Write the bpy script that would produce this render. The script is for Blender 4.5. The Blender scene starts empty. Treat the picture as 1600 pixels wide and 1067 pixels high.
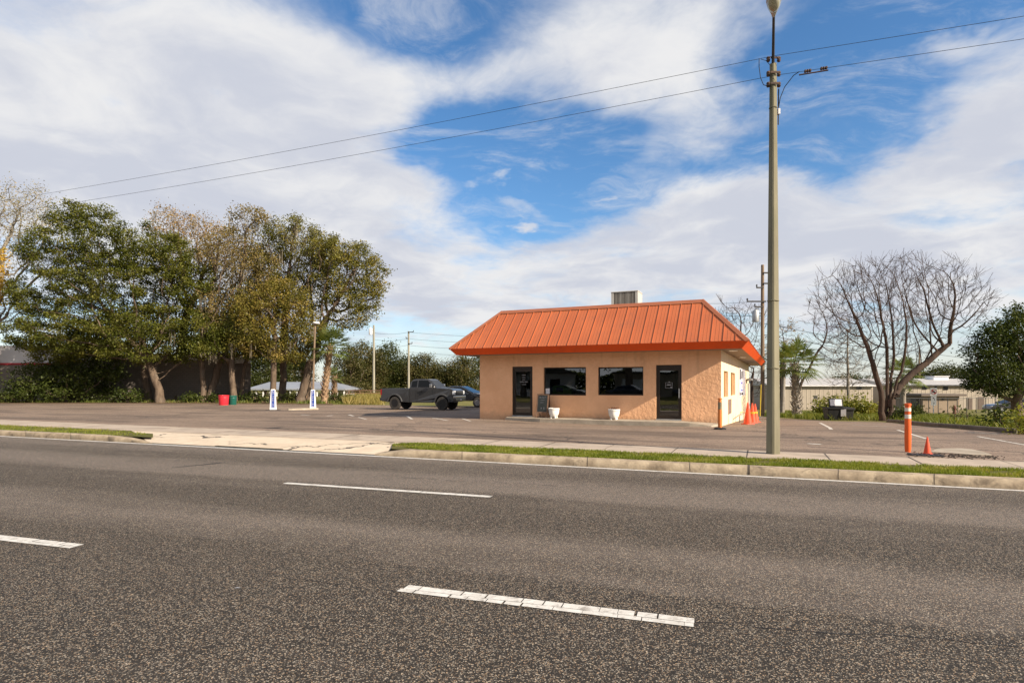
import bpy, bmesh, math, random
import numpy as np
from mathutils import Vector, Matrix, noise

SC = bpy.context.scene
COL = SC.collection
R = math.radians
FX, CX, HY, CAMZ = 915.0, 800.0, 600.0, 1.5      # focal length / horizon of the photograph, in its own pixels

# ------------------------------------------------------------------ camera
cam_d = bpy.data.cameras.new("camera")
cam = bpy.data.objects.new("camera", cam_d)
COL.objects.link(cam)
cam.location = (0, 0, CAMZ)
cam.rotation_euler = (R(90), 0, 0)
cam_d.sensor_width = 36.0
cam_d.lens = 36.0 * FX / 1600.0
cam_d.shift_y = (HY - 533.5) / 1600.0
cam_d.clip_start = 0.05
cam_d.clip_end = 3000
SC.camera = cam

# ------------------------------------------------------------------ light
SUN_ELEV = R(28.7)
SUN_AZ = math.atan2(0.82, -0.565)                 # clockwise from +Y
sd = Vector((math.sin(SUN_AZ) * math.cos(SUN_ELEV), math.cos(SUN_AZ) * math.cos(SUN_ELEV), math.sin(SUN_ELEV)))
sun_d = bpy.data.lights.new("sun", 'SUN')
sun_d.energy = 5.0
sun_d.angle = R(0.53)
sun_d.color = (1.0, 0.87, 0.70)
sun = bpy.data.objects.new("sun", sun_d)
COL.objects.link(sun)
sun.rotation_euler = (-sd).to_track_quat('-Z', 'Y').to_euler()
sun.location = (30, -30, 40)

SC.view_settings.view_transform = 'Standard'
SC.view_settings.look = 'None'
SC.view_settings.exposure = 0.80
SC.view_settings.gamma = 1.0
SC.cycles.max_bounces = 6
SC.cycles.transparent_max_bounces = 12


class NT:
    """small node-tree helper: values or sockets go in, sockets come out"""
    def __init__(s, tree):
        s.t = tree
        s.L = tree.links

    def put(s, sock, v):
        if isinstance(v, bpy.types.NodeSocket):
            s.L.new(v, sock)
        elif v is not None:
            sock.default_value = v

    def n(s, typ, ins=None, **props):
        nd = s.t.nodes.new(typ)
        for k, v in props.items():
            setattr(nd, k, v)
        for k, v in (ins or {}).items():
            s.put(nd.inputs[k], v)
        return nd

    def m(s, op, a, b=None, c=None, clamp=False):
        nd = s.n('ShaderNodeMath', operation=op, use_clamp=clamp)
        s.put(nd.inputs[0], a)
        if b is not None:
            s.put(nd.inputs[1], b)
        if c is not None:
            s.put(nd.inputs[2], c)
        return nd.outputs[0]

    def vm(s, op, a, b=None, scale=None):
        nd = s.n('ShaderNodeVectorMath', operation=op)
        s.put(nd.inputs[0], a)
        if b is not None:
            s.put(nd.inputs[1], b)
        if scale is not None:
            s.put(nd.inputs[3], scale)
        return nd.outputs[1] if op in ('DOT_PRODUCT', 'LENGTH') else nd.outputs[0]

    def sep(s, v):
        return s.n('ShaderNodeSeparateXYZ', {0: v}).outputs

    def comb(s, x, y, z):
        return s.n('ShaderNodeCombineXYZ', {0: x, 1: y, 2: z}).outputs[0]

    def noise(s, vec, scale, detail=5.0, rough=0.55, dist=0.0, color=False):
        nd = s.n('ShaderNodeTexNoise', {'Vector': vec, 'Scale': scale, 'Detail': detail, 'Roughness': rough, 'Distortion': dist})
        return nd.outputs['Color' if color else 'Fac']

    def ramp(s, fac, stops, interp='LINEAR'):
        nd = s.n('ShaderNodeValToRGB', {0: fac})
        cr = nd.color_ramp
        cr.interpolation = interp
        while len(cr.elements) < len(stops):
            cr.elements.new(0.5)
        for e, (p, c) in zip(cr.elements, stops):
            e.position = p
            if isinstance(c, (int, float)):
                c = (c, c, c)
            e.color = (*c[:3], 1)
        return nd.outputs[0]

    def mix(s, fac, a, b, blend='MIX'):
        nd = s.n('ShaderNodeMix', data_type='RGBA', blend_type=blend)
        s.put(nd.inputs[0], fac)
        for i, v in ((6, a), (7, b)):
            if isinstance(v, tuple):
                v = (*v[:3], 1)
            s.put(nd.inputs[i], v)
        return nd.outputs[2]

    def smooth(s, v, lo, hi):
        nd = s.n('ShaderNodeMapRange', {0: v, 1: lo, 2: hi, 3: 0.0, 4: 1.0}, interpolation_type='SMOOTHSTEP')
        return nd.outputs[0]


# ------------------------------------------------------------------ sky: Nishita air with a broken cloud layer
world = bpy.data.worlds.new("World")
SC.world = world
world.use_nodes = True
w = NT(world.node_tree)
for nd in list(world.node_tree.nodes):
    world.node_tree.nodes.remove(nd)
sky = w.n('ShaderNodeTexSky', sky_type='NISHITA', sun_disc=False, sun_elevation=SUN_ELEV, sun_rotation=SUN_AZ,
          altitude=0.0, air_density=1.0, dust_density=0.6, ozone_density=3.0)
SKY_STRENGTH = 0.10
hsv = w.n('ShaderNodeHueSaturation', {'Hue': 0.5, 'Saturation': 1.20, 'Value': 1.0, 'Color': sky.outputs[0]})
sky_col = hsv.outputs[0]
gen = w.n('ShaderNodeTexCoord').outputs['Generated']
dirv = w.vm('NORMALIZE', gen)
dx, dy, dz = w.sep(dirv)
az = w.m('ARCTAN2', dx, dy)
el = w.m('ARCSINE', dz)
zc = w.m('ADD', w.m('MAXIMUM', dz, 0.0), 0.16)
plane = w.comb(w.m('DIVIDE', dx, zc), w.m('DIVIDE', dy, zc), 0.0)
warp = w.vm('SCALE', w.vm('SUBTRACT', w.noise(plane, 1.6, 3.0, 0.5, color=True), (0.5, 0.5, 0.5)), scale=0.55)
plane_w = w.vm('ADD', plane, warp)
n1 = w.noise(plane_w, 1.9, 10.0, 0.62)
n2 = w.noise(w.vm('ADD', plane_w, (7.3, 2.1, 0.0)), 4.2, 6.0, 0.62)
# the same az/el field, a little wrinkled so that no cloud bank has a smooth rim
wr = w.vm('SUBTRACT', w.noise(plane, 2.3, 5.0, 0.6, color=True), (0.5, 0.5, 0.5))
wrx, wry, _ = w.sep(wr)
azw = w.m('ADD', az, w.m('MULTIPLY', wrx, 0.30))
elw = w.m('ADD', el, w.m('MULTIPLY', wry, 0.16))


def pix_dir(px, py):
    a = math.atan2(px - CX, FX)
    e = math.atan2(HY - py, math.hypot(px - CX, FX))
    return a, e


# (photo x, photo y, half width, half height, weight): cloud banks are +, open blue is -
BANKS = [
    (120, 230, 480, 220, 0.46), (520, 330, 240, 110, 0.28), (330, 60, 300, 120, 0.14), (170, 140, 60, 20, -0.16), (350, 132, 30, 16, -0.22), (640, 20, 200, 45, -0.20),
    (720, 215, 80, 50, -0.34), (840, 270, 150, 75, -0.44), (800, 370, 80, 30, -0.10),
    (920, 80, 210, 90, 0.27), (1110, 120, 150, 130, 0.26), (640, 55, 90, 45, -0.06), (560, 130, 160, 90, 0.22),
    (1370, 30, 240, 75, -0.50), (1300, 200, 120, 90, -0.20), (1480, 345, 150, 30, -0.22), (1140, 235, 120, 40, -0.22),
    (1520, 225, 190, 95, 0.50), (1380, 270, 160, 40, 0.22), (1490, 72, 100, 26, 0.32), (808, 353, 22, 9, 0.42), (932, 295, 26, 10, 0.38), (765, 290, 30, 11, 0.34), (830, 330, 60, 14, 0.24), (905, 238, 70, 13, 0.26), (1120, 330, 150, 60, 0.40), (1350, 360, 260, 40, 0.25),
    (1060, 430, 460, 60, 0.30), (640, 470, 280, 70, 0.20), (1450, 450, 260, 70, 0.32), (1010, 245, 60, 22, 0.16),
    (700, 420, 100, 30, -0.06),
]
bias = 0.0
for (bx, by, hw, hh, wt) in BANKS:
    a0, e0 = pix_dir(bx, by)
    k = math.hypot(bx - CX, FX)
    sa = hw * FX / (k * k)
    se = hh / k
    u = w.m('DIVIDE', w.m('SUBTRACT', azw, a0), sa)
    v = w.m('DIVIDE', w.m('SUBTRACT', elw, e0), se)
    g = w.m('EXPONENT', w.m('MULTIPLY', w.m('ADD', w.m('MULTIPLY', u, u), w.m('MULTIPLY', v, v)), -1.0))
    bias = w.m('MULTIPLY_ADD', g, wt, bias)
front = w.smooth(dy, -0.2, 0.35)
bias = w.m('MULTIPLY_ADD', w.m('SUBTRACT', 1.0, front), 0.30, w.m('MULTIPLY', bias, front))  # extra cloud behind the camera, out of view, added to brighten the front wall
raw = w.m('ADD', w.m('ADD', w.m('MULTIPLY', n1, 0.80), w.m('MULTIPLY', n2, 0.34)), bias)
dens = w.smooth(raw, 0.46, 0.92)
wisp = w.smooth(w.noise(w.vm('MULTIPLY', plane_w, (1.0, 2.2, 1.0)), 2.6, 9.0, 0.68), 0.46, 0.80)
cover = w.m('MAXIMUM', dens, w.m('MULTIPLY', wisp, 0.62))
low = w.m('SUBTRACT', 1.0, w.smooth(el, 0.02, 0.26))
cover = w.m('MAXIMUM', cover, w.m('MULTIPLY', low, 0.55), clamp=True)
thick = w.smooth(w.m('ADD', w.m('MULTIPLY', w.noise(w.vm('ADD', plane_w, (3.0, 9.0, 0.0)), 1.9, 7.0, 0.58), 1.0), w.m('MULTIPLY', raw, 0.20)), 0.52, 0.82)
ccol = w.mix(thick, (0.87, 0.87, 0.88), (0.63, 0.66, 0.75))
cl = w.n('ShaderNodeEmission', {'Color': ccol, 'Strength': 0.56})
bg = w.n('ShaderNodeBackground', {'Color': sky_col, 'Strength': SKY_STRENGTH})
mx = w.n('ShaderNodeMixShader', {0: cover})
w.L.new(bg.outputs[0], mx.inputs[1])
w.L.new(cl.outputs[0], mx.inputs[2])
wo = w.n('ShaderNodeOutputWorld')
w.L.new(mx.outputs[0], wo.inputs[0])


# ------------------------------------------------------------------ terrain and photo-to-place helpers
BX, BY = 7.81, 21.87                                # front corner of the restaurant
EX, EY = 0.908, -0.419                              # along its front, to the right
NX, NY = 0.419, 0.908                               # into its depth


def sstep(a, b, x):
    t = min(max((x - a) / (b - a), 0.0), 1.0)
    return t * t * (3 - 2 * t)


def gz(x, y):
    u = (x - BX) * EX + (y - BY) * EY
    wgt = sstep(-9, -1, u)
    fl = -0.0076 * min(max(y - 20, 0), 21)
    if y < 20:
        fr = 0.0
    elif y < 45:
        fr = -0.04 * (y - 20)
    else:
        fr = -1.0 - 0.03 * min(y - 45, 60)
    return fl * (1 - wgt) + fr * wgt


def ray(px, Y):
    return (px - CX) / FX * Y, Y


def gp(px, py, off=0.0):
    """the ground point seen at a photograph pixel"""
    k = (py - HY) / FX
    lo, hi = 1.0, 300.0
    f = lambda Y: (CAMZ - k * Y) - (gz((px - CX) / FX * Y, Y) + off)
    if f(hi) > 0:
        return Vector((*ray(px, hi), gz(*ray(px, hi))))
    for _ in range(60):
        mid = (lo + hi) / 2
        if f(mid) > 0:
            lo = mid
        else:
            hi = mid
    x, y = ray(px, lo)
    return Vector((x, y, gz(x, y) + off))


def at(px, py, Y):
    return Vector(((px - CX) / FX * Y, Y, CAMZ + (HY - py) / FX * Y))


def on_ground(px, Y):
    x, y = ray(px, Y)
    return Vector((x, y, gz(x, y)))


# ------------------------------------------------------------------ object helpers
def tag(o, label=None, cat=None, group=None, kind=None):
    if label:
        o['label'] = label
    if cat:
        o['category'] = cat
    if group:
        o['group'] = group
    if kind:
        o['kind'] = kind
    return o


def thing(name, label, cat, loc=(0, 0, 0), rz=0.0, group=None, scale=1.0):
    o = bpy.data.objects.new(name, None)
    o.empty_display_size = 0.3
    COL.objects.link(o)
    o.location = loc
    o.rotation_euler = (0, 0, rz)
    o.scale = (scale,) * 3
    return tag(o, label, cat, group)


def copy_tree(o, parent=None):
    c = o.copy()
    COL.objects.link(c)
    c.parent = parent
    for ch in list(o.children):
        copy_tree(ch, c)
    return c


def link_mesh(name, me, mt=None, parent=None):
    o = bpy.data.objects.new(name, me)
    COL.objects.link(o)
    if mt:
        me.materials.append(mt)
    if parent:
        o.parent = parent
    return o


def np_mesh(name, V, F, mt=None, parent=None, smooth=False):
    """V: n x 3, F: m x k (all faces with k corners)"""
    V = np.asarray(V, dtype=np.float32)
    F = np.asarray(F, dtype=np.int32)
    me = bpy.data.meshes.new(name)
    me.vertices.add(len(V))
    me.vertices.foreach_set('co', V.ravel())
    k = F.shape[1]
    me.loops.add(F.size)
    me.loops.foreach_set('vertex_index', F.ravel())
    me.polygons.add(len(F))
    me.polygons.foreach_set('loop_start', np.arange(0, F.size, k, dtype=np.int32))
    me.polygons.foreach_set('loop_total', np.full(len(F), k, dtype=np.int32))
    me.update(calc_edges=True)
    if smooth:
        me.polygons.foreach_set('use_smooth', np.ones(len(F), dtype=bool))
    return link_mesh(name, me, mt, parent)


class MB:
    """collects faces, then links them as one mesh object"""
    def __init__(s):
        s.v, s.f = [], []

    def add(s, vs, fs):
        b = len(s.v)
        s.v += [tuple(p) for p in vs]
        s.f += [tuple(b + i for i in f) for f in fs]
        return s

    def quad(s, a, b, c, d):
        return s.add([a, b, c, d], [(0, 1, 2, 3)])

    def box(s, x0, x1, y0, y1, z0, z1, M=None):
        p = [Vector(q) for q in ((x0, y0, z0), (x1, y0, z0), (x1, y1, z0), (x0, y1, z0), (x0, y0, z1), (x1, y0, z1), (x1, y1, z1), (x0, y1, z1))]
        if M is not None:
            p = [M @ q for q in p]
        return s.add(p, [(3, 2, 1, 0), (4, 5, 6, 7), (0, 1, 5, 4), (1, 2, 6, 5), (2, 3, 7, 6), (3, 0, 4, 7)])

    def tube(s, pts, radii, n=8, cap=True):
        pts = [Vector(p) for p in pts]
        if not hasattr(radii, '__len__'):
            radii = [radii] * len(pts)
        ref = None
        rings = []
        for i, p in enumerate(pts):
            d = (pts[min(i + 1, len(pts) - 1)] - pts[max(i - 1, 0)])
            d = d.normalized() if d.length > 1e-9 else Vector((0, 0, 1))
            if ref is None:
                ref = Vector((0, 0, 1)) if abs(d.z) < 0.9 else Vector((1, 0, 0))
            a = d.cross(ref)
            if a.length < 1e-6:
                a = d.cross(Vector((0, 1, 0)))
            a.normalize()
            b = d.cross(a)
            ref = a.cross(d)
            rings.append([p + (a * math.cos(t) + b * math.sin(t)) * radii[i] for t in (2 * math.pi * k / n for k in range(n))])
        vs = [q for r in rings for q in r]
        fs = []
        for i in range(len(pts) - 1):
            for k in range(n):
                k2 = (k + 1) % n
                fs.append((i * n + k, i * n + k2, (i + 1) * n + k2, (i + 1) * n + k))
        if cap:
            fs.append(tuple(range(n - 1, -1, -1)))
            fs.append(tuple((len(pts) - 1) * n + k for k in range(n)))
        return s.add(vs, fs)

    def lathe(s, prof, n=24, c=(0, 0, 0), M=None):
        vs, fs = [], []
        for (r, z) in prof:
            for k in range(n):
                t = 2 * math.pi * k / n
                q = Vector((c[0] + r * math.cos(t), c[1] + r * math.sin(t), c[2] + z))
                vs.append(M @ q if M is not None else q)
        for i in range(len(prof) - 1):
            for k in range(n):
                k2 = (k + 1) % n
                fs.append((i * n + k, i * n + k2, (i + 1) * n + k2, (i + 1) * n + k))
        if prof[0][0] > 1e-6:
            fs.append(tuple(range(n - 1, -1, -1)))
        if prof[-1][0] > 1e-6:
            fs.append(tuple((len(prof) - 1) * n + k for k in range(n)))
        return s.add(vs, fs)

    def prism(s, poly, y0, y1, ytaper=None):
        """poly in (x, z), extruded along y; ytaper(z) gives a half width instead of y0..y1"""
        n = len(poly)
        if ytaper:
            vs = [(x, -ytaper(x, z), z) for x, z in poly] + [(x, ytaper(x, z), z) for x, z in poly]
        else:
            vs = [(x, y0, z) for x, z in poly] + [(x, y1, z) for x, z in poly]
        fs = [tuple(range(n)), tuple(range(2 * n - 1, n - 1, -1))]
        fs += [((i + 1) % n, i, n + i, n + (i + 1) % n) for i in range(n)]
        return s.add(vs, fs)

    def build(s, name, mt, parent=None, smooth=False, bevel=0.0, seg=2, recalc=True):
        me = bpy.data.meshes.new(name)
        me.from_pydata(s.v, [], s.f)
        if recalc:
            bm = bmesh.new()
            bm.from_mesh(me)
            bmesh.ops.recalc_face_normals(bm, faces=bm.faces)
            bm.to_mesh(me)
            bm.free()
        if smooth:
            for p in me.polygons:
                p.use_smooth = True
        me.update()
        o = link_mesh(name, me, mt, parent)
        if smooth == 'auto':
            try:
                me.set_sharp_from_angle(angle=R(40))
            except Exception:
                pass
        if bevel:
            b = o.modifiers.new('bevel', 'BEVEL')
            b.width = bevel
            b.segments = seg
            b.limit_method = 'ANGLE'
            b.angle_limit = R(35)
            b.harden_normals = False
        return o


def text_mesh(name, body, size, mt, parent, loc, rot, align='CENTER', spacing=1.0, sx=1.0):
    cu = bpy.data.curves.new(name, 'FONT')
    cu.body = body
    cu.size = size
    cu.align_x = align
    cu.align_y = 'CENTER'
    cu.extrude = 0.002
    cu.space_line = spacing
    cu.resolution_u = 3
    tmp = bpy.data.objects.new(name + "_tmp", cu)
    COL.objects.link(tmp)
    bpy.context.view_layer.update()
    dg = bpy.context.evaluated_depsgraph_get()
    me = bpy.data.meshes.new_from_object(tmp.evaluated_get(dg))
    bpy.data.objects.remove(tmp)
    me.materials.clear()
    o = link_mesh(name, me, mt, parent)
    o.location = loc
    o.rotation_euler = rot
    o.scale = (sx, 1, 1)
    return o


# ------------------------------------------------------------------ materials
def new_mat(name):
    m = bpy.data.materials.new(name)
    m.use_nodes = True
    t = NT(m.node_tree)
    b = m.node_tree.nodes['Principled BSDF']
    return m, t, b


def pm(name, c1, c2=None, scale=4.0, rough=0.8, spec=0.35, bump=0.0, bscale=None, bdist=0.02, metal=0.0, detail=6.0,
       stretch=(1, 1, 1), stain=None, coat=0.0, rot=None):
    """procedural: two tones broken by noise, optional bump and a darker stain layer"""
    m, t, b = new_mat(name)
    co = t.n('ShaderNodeTexCoord').outputs['Object']
    if rot or stretch != (1, 1, 1):
        co = t.n('ShaderNodeMapping', {'Vector': co, 'Rotation': rot or (0, 0, 0), 'Scale': stretch}).outputs[0]
    c2 = c2 or tuple(x * 0.8 for x in c1)
    f = t.smooth(t.noise(co, scale, detail, 0.6), 0.3, 0.7)
    col = t.mix(f, c1, c2)
    if stain:
        sc, amt, scol = stain
        f2 = t.m('MULTIPLY', t.smooth(t.noise(co, sc, 7.0, 0.65, 0.4), 0.5, 0.72), amt)
        col = t.mix(f2, col, scol)
    t.put(b.inputs['Base Color'], col)
    b.inputs['Roughness'].default_value = rough
    b.inputs['Specular IOR Level'].default_value = spec
    b.inputs['Metallic'].default_value = metal
    b.inputs['Coat Weight'].default_value = coat
    if bump:
        bp = t.n('ShaderNodeBump', {'Strength': bump, 'Distance': bdist, 'Height': t.noise(co, bscale or scale * 4, 6.0, 0.6)})
        t.L.new(bp.outputs[0], b.inputs['Normal'])
    return m


def leaf_mat(name, cols, trans=0.26):
    """many small leaves: each leaf takes its own tone between the given ones"""
    m = bpy.data.materials.new(name)
    m.use_nodes = True
    t = NT(m.node_tree)
    for nd in list(m.node_tree.nodes):
        m.node_tree.nodes.remove(nd)
    rnd = t.n('ShaderNodeNewGeometry').outputs['Random Per Island']
    co = t.n('ShaderNodeTexCoord').outputs['Object']
    nz = t.noise(co, 0.8, 4.0, 0.6)
    f = t.m('ADD', t.m('MULTIPLY', rnd, 0.36), t.m('MULTIPLY', t.smooth(nz, 0.3, 0.7), 0.64))
    k = len(cols) - 1
    col = t.ramp(f, [(0.08 + 0.84 * i / k, c) for i, c in enumerate(cols)])
    d = t.n('ShaderNodeBsdfDiffuse', {'Color': col})
    tr = t.n('ShaderNodeBsdfTranslucent', {'Color': t.mix(1.0, col, (1.25, 1.25, 0.55), 'MULTIPLY')})
    gl = t.n('ShaderNodeBsdfGlossy', {'Color': (1, 1, 1, 1), 'Roughness': 0.45})
    a = t.n('ShaderNodeMixShader', {0: trans})
    t.L.new(d.outputs[0], a.inputs[1])
    t.L.new(tr.outputs[0], a.inputs[2])
    c = t.n('ShaderNodeMixShader', {0: 0.012})
    t.L.new(a.outputs[0], c.inputs[1])
    t.L.new(gl.outputs[0], c.inputs[2])
    o = t.n('ShaderNodeOutputMaterial')
    t.L.new(c.outputs[0], o.inputs[0])
    return m


def asphalt(name, tones, speck, streak_ang, bands=None, big=0.25, patch=None, rough=0.85):
    """tones: dark, light base colours; speck: (voronoi cells per metre, pale stone colour, share)"""
    m, t, b = new_mat(name)
    pos = t.n('ShaderNodeNewGeometry').outputs['Position']
    x, y, z = t.sep(pos)
    ca, sa = math.cos(streak_ang), math.sin(streak_ang)
    along = t.m('SUBTRACT', t.m('MULTIPLY', x, ca), t.m('MULTIPLY', y, sa))
    across = t.m('ADD', t.m('MULTIPLY', x, sa), t.m('MULTIPLY', y, ca))
    st = t.comb(t.m('MULTIPLY', along, 0.10), across, 0.0)
    n_st = t.noise(st, 1.6, 6.0, 0.62)
    n_big = t.noise(pos, 0.35, 5.0, 0.6)
    n_mid = t.noise(pos, 3.2, 6.0, 0.65)
    f = t.m('ADD', t.m('MULTIPLY', n_st, 0.5), t.m('ADD', t.m('MULTIPLY', n_big, big), t.m('MULTIPLY', n_mid, 0.5 - big)))
    if bands:
        wob = t.m('MULTIPLY', t.m('SUBTRACT', t.noise(t.comb(t.m('MULTIPLY', along, 0.25), across, 3.0), 0.9, 4.0, 0.6), 0.5), 1.1)
        lo, hi = bands[0][0], bands[-1][0]
        bf = t.n('ShaderNodeMapRange', {0: t.m('ADD', across, wob), 1: lo, 2: hi, 3: 0.0, 4: 1.0}).outputs[0]
        br = t.ramp(bf, [((p - lo) / (hi - lo), v) for p, v in bands])
        f = t.m('MULTIPLY_ADD', t.m('SUBTRACT', t.sep(br)[0], 0.5), 1.6, f, clamp=True)
    col = t.ramp(f, [(0.30, tones[0]), (0.70, tones[1])])
    cells, pale, share = speck
    vor = t.n('ShaderNodeTexVoronoi', {'Vector': pos, 'Scale': cells})
    vr, vg, vb = t.sep(vor.outputs['Color'])
    sp = t.m('MULTIPLY', t.smooth(vr, 1 - share * 1.5, 1.0 - share * 0.2), t.m('MULTIPLY_ADD', vg, 0.7, 0.3))
    tint = t.ramp(vb, [(0.0, tuple(c * k for c, k in zip(pale, (1.0, 1.0, 1.05)))), (0.45, pale), (0.75, tuple(c * k for c, k in zip(pale, (1.1, 0.88, 0.66)))), (0.95, tuple(c * k for c, k in zip(pale, (0.80, 0.55, 0.42))))])
    col = t.mix(sp, col, tint)
    dk = t.smooth(vg, 0.55, 1.0)
    col = t.mix(t.m('MULTIPLY', dk, 0.85), col, tuple(c * 0.45 for c in tones[0]))
    vor2 = t.n('ShaderNodeTexVoronoi', {'Vector': pos, 'Scale': cells * 0.7})
    r2 = t.sep(vor2.outputs['Color'])
    col = t.mix(t.m('MULTIPLY', t.smooth(r2[0], 0.86, 0.98), 0.40), col, tint)
    if patch:
        pf = t.m('MULTIPLY', t.smooth(t.noise(t.comb(t.m('MULTIPLY', along, 0.22), across, 5.0), 0.6, 6.0, 0.62, 0.6), patch[0], patch[0] + 0.14), patch[1])
        col = t.mix(pf, col, patch[2])
        # a few dark, sealed cracks
        cr = t.n('ShaderNodeTexVoronoi', {'Vector': t.vm('ADD', t.comb(t.m('MULTIPLY', along, 0.35), across, 0.0), t.vm('SCALE', t.noise(pos, 1.1, 4.0, color=True), scale=0.9)), 'Scale': 0.28}, feature='DISTANCE_TO_EDGE')
        cf = t.m('SUBTRACT', 1.0, t.smooth(cr.outputs['Distance'], 0.002, 0.010))
        col = t.mix(t.m('MULTIPLY', cf, 0.6), col, (0.03, 0.027, 0.025))
    t.put(b.inputs['Base Color'], col)
    b.inputs['Roughness'].default_value = rough
    b.inputs['Specular IOR Level'].default_value = 0.25
    h = t.m('ADD', t.m('MULTIPLY', vor.outputs['Distance'], 1.0), t.m('MULTIPLY', n_mid, 0.6))
    bp = t.n('ShaderNodeBump', {'Strength': 0.45, 'Distance': 0.006, 'Height': h})
    t.L.new(bp.outputs[0], b.inputs['Normal'])
    return m


M = {}
M['road'] = asphalt('road_asphalt', ((0.030, 0.0255, 0.0215), (0.122, 0.102, 0.088)), (150.0, (0.56, 0.49, 0.39), 0.17), R(19.5),
                    bands=[(1.5, 0.40), (3.4, 0.36), (4.15, 0.33), (4.5, 0.20), (4.9, 0.46), (5.6, 0.60), (6.2, 0.42), (6.8, 0.24),
                           (7.4, 0.42), (8.0, 0.40), (8.5, 0.66), (9.3, 0.62), (9.9, 0.42), (10.5, 0.46), (11.2, 0.60), (14.0, 0.6)])
M['lot'] = asphalt('lot_asphalt', ((0.140, 0.100, 0.074), (0.345, 0.255, 0.190)), (60.0, (0.36, 0.30, 0.24), 0.14), R(20.0), big=0.3,
                   patch=(0.47, 0.62, (0.075, 0.058, 0.048)))
M['concrete'] = pm('concrete', (0.40, 0.345, 0.275), (0.30, 0.255, 0.20), 2.2, 0.9, 0.2, 0.35, 40, 0.008, stain=(0.9, 0.55, (0.20, 0.165, 0.13)))
M['kerb'] = pm('kerb_concrete', (0.44, 0.355, 0.25), (0.25, 0.195, 0.135), 3.0, 0.9, 0.2, 0.7, 22, 0.014, stain=(2.6, 0.85, (0.11, 0.085, 0.062)))
M['sidewalk'] = pm('sidewalk_concrete', (0.44, 0.36, 0.285), (0.34, 0.28, 0.225), 1.6, 0.9, 0.2, 0.3, 45, 0.006, stain=(0.8, 0.5, (0.17, 0.14, 0.115)))
M['soil'] = pm('verge_soil', (0.085, 0.095, 0.022), (0.12, 0.10, 0.04), 6, 0.95, 0.1, 0.5, 30, 0.03)
M['ground'] = pm('ground_grass', (0.115, 0.12, 0.03), (0.20, 0.165, 0.065), 0.5, 0.95, 0.1, 0.6, 9, 0.06, stain=(0.22, 0.7, (0.075, 0.095, 0.022)))
M['dirt'] = pm('dirt', (0.16, 0.11, 0.065), (0.09, 0.062, 0.04), 1.2, 0.95, 0.1, 0.6, 12, 0.04)
M['paint_white'] = pm('road_paint', (0.64, 0.62, 0.58), (0.50, 0.475, 0.435), 11, 0.8, 0.2, 0.3, 70, 0.005, stain=(16, 0.8, (0.20, 0.175, 0.15)))
M['line_worn'] = pm('worn_line_paint', (0.62, 0.58, 0.52), (0.40, 0.36, 0.31), 5, 0.8, 0.2, stain=(7, 0.85, (0.15, 0.125, 0.105)))
# ------------------------------------------------------------------ setting: road, kerb, verge, sidewalk, lot
def pline(y0, y1600, z):
    a = Vector(((0 - CX) / FX, 1)) * (FX * (CAMZ - z) / (y0 - HY))
    b = Vector(((1600 - CX) / FX, 1)) * (FX * (CAMZ - z) / (y1600 - HY))
    return a, b - a


def on_line(L, px):
    """where the photograph column px meets a ground line"""
    a, d = L
    s = (px - CX) / FX
    t = (s * a.y - a.x) / (d.x - s * d.y)
    return a + d * t


ROADZ = -0.15
L_EDGE = pline(681.4, 766.7, ROADZ)
L_KF = pline(680.3, 765.0, ROADZ)
L_KB = pline(671.0, 746.0, 0.0)
L_GT = pline(664.0, 734.0, 0.0)
L_SB = pline(656.0, 722.0, 0.0)
COLS = [-1100, -800, -600, -450, -320, -220, -140, -70] + list(range(0, 1601, 40)) + [1660, 1740, 1840, 1960, 2120, 2340, 2600]


def strip(name, LA, LB, za, zb, px0, px1, mt, dz=0.0):
    cols = [px0] + [c for c in COLS if px0 < c < px1] + [px1]
    V, F = [], []
    for c in cols:
        a, b = on_line(LA, c), on_line(LB, c)
        V += [(a.x, a.y, za + dz), (b.x, b.y, zb + dz)]
    for i in range(len(cols) - 1):
        F.append((2 * i, 2 * i + 2, 2 * i + 3, 2 * i + 1))
    return np_mesh(name, V, F, mt)


# road: from the kerb to well behind the camera
V, F = [], []
for c in COLS:
    a = on_line(L_KF, c)
    V += [(a.x, a.y + 0.02, ROADZ)]
nC = len(COLS)
V += [(v[0] * 1.0 - 0.35 * 18, v[1] - 19.0, ROADZ) for v in V[:nC]]
F = [(i, i + 1, nC + i + 1, nC + i) for i in range(nC - 1)]
tag(np_mesh('road', V, F, M['road']), kind='structure')

# far side of the road, behind the camera
g2 = MB()
a, b = V[nC], V[-1]
g2.add([(a[0] - 20, a[1] + 6, -0.12), (b[0] + 20, b[1] + 2, -0.12), (b[0] + 20, -160, -0.12), (a[0] - 20, -160, -0.12)], [(0, 1, 2, 3)])
tag(g2.build('ground', M['ground'], recalc=False), kind='structure')

# painted lines
e = MB()
for i in range(len(COLS) - 1):
    a, b = on_line(L_EDGE, COLS[i]), on_line(L_EDGE, COLS[i + 1])
    nrm = Vector((-(b - a).y, (b - a).x)).normalized() * 0.055
    e.add([(a.x - nrm.x, a.y - nrm.y, ROADZ + .004), (b.x - nrm.x, b.y - nrm.y, ROADZ + .004), (b.x + nrm.x, b.y + nrm.y, ROADZ + .004), (a.x + nrm.x, a.y + nrm.y, ROADZ + .004)], [(0, 1, 2, 3)])
tag(e.build('edge_line_marking', M['paint_white'], recalc=False), kind='structure')


def rp(px, py, z=ROADZ):
    Y = FX * (CAMZ - z) / (py - HY)
    return Vector(((px - CX) / FX * Y, Y))


rnd = random.Random(4)


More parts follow.
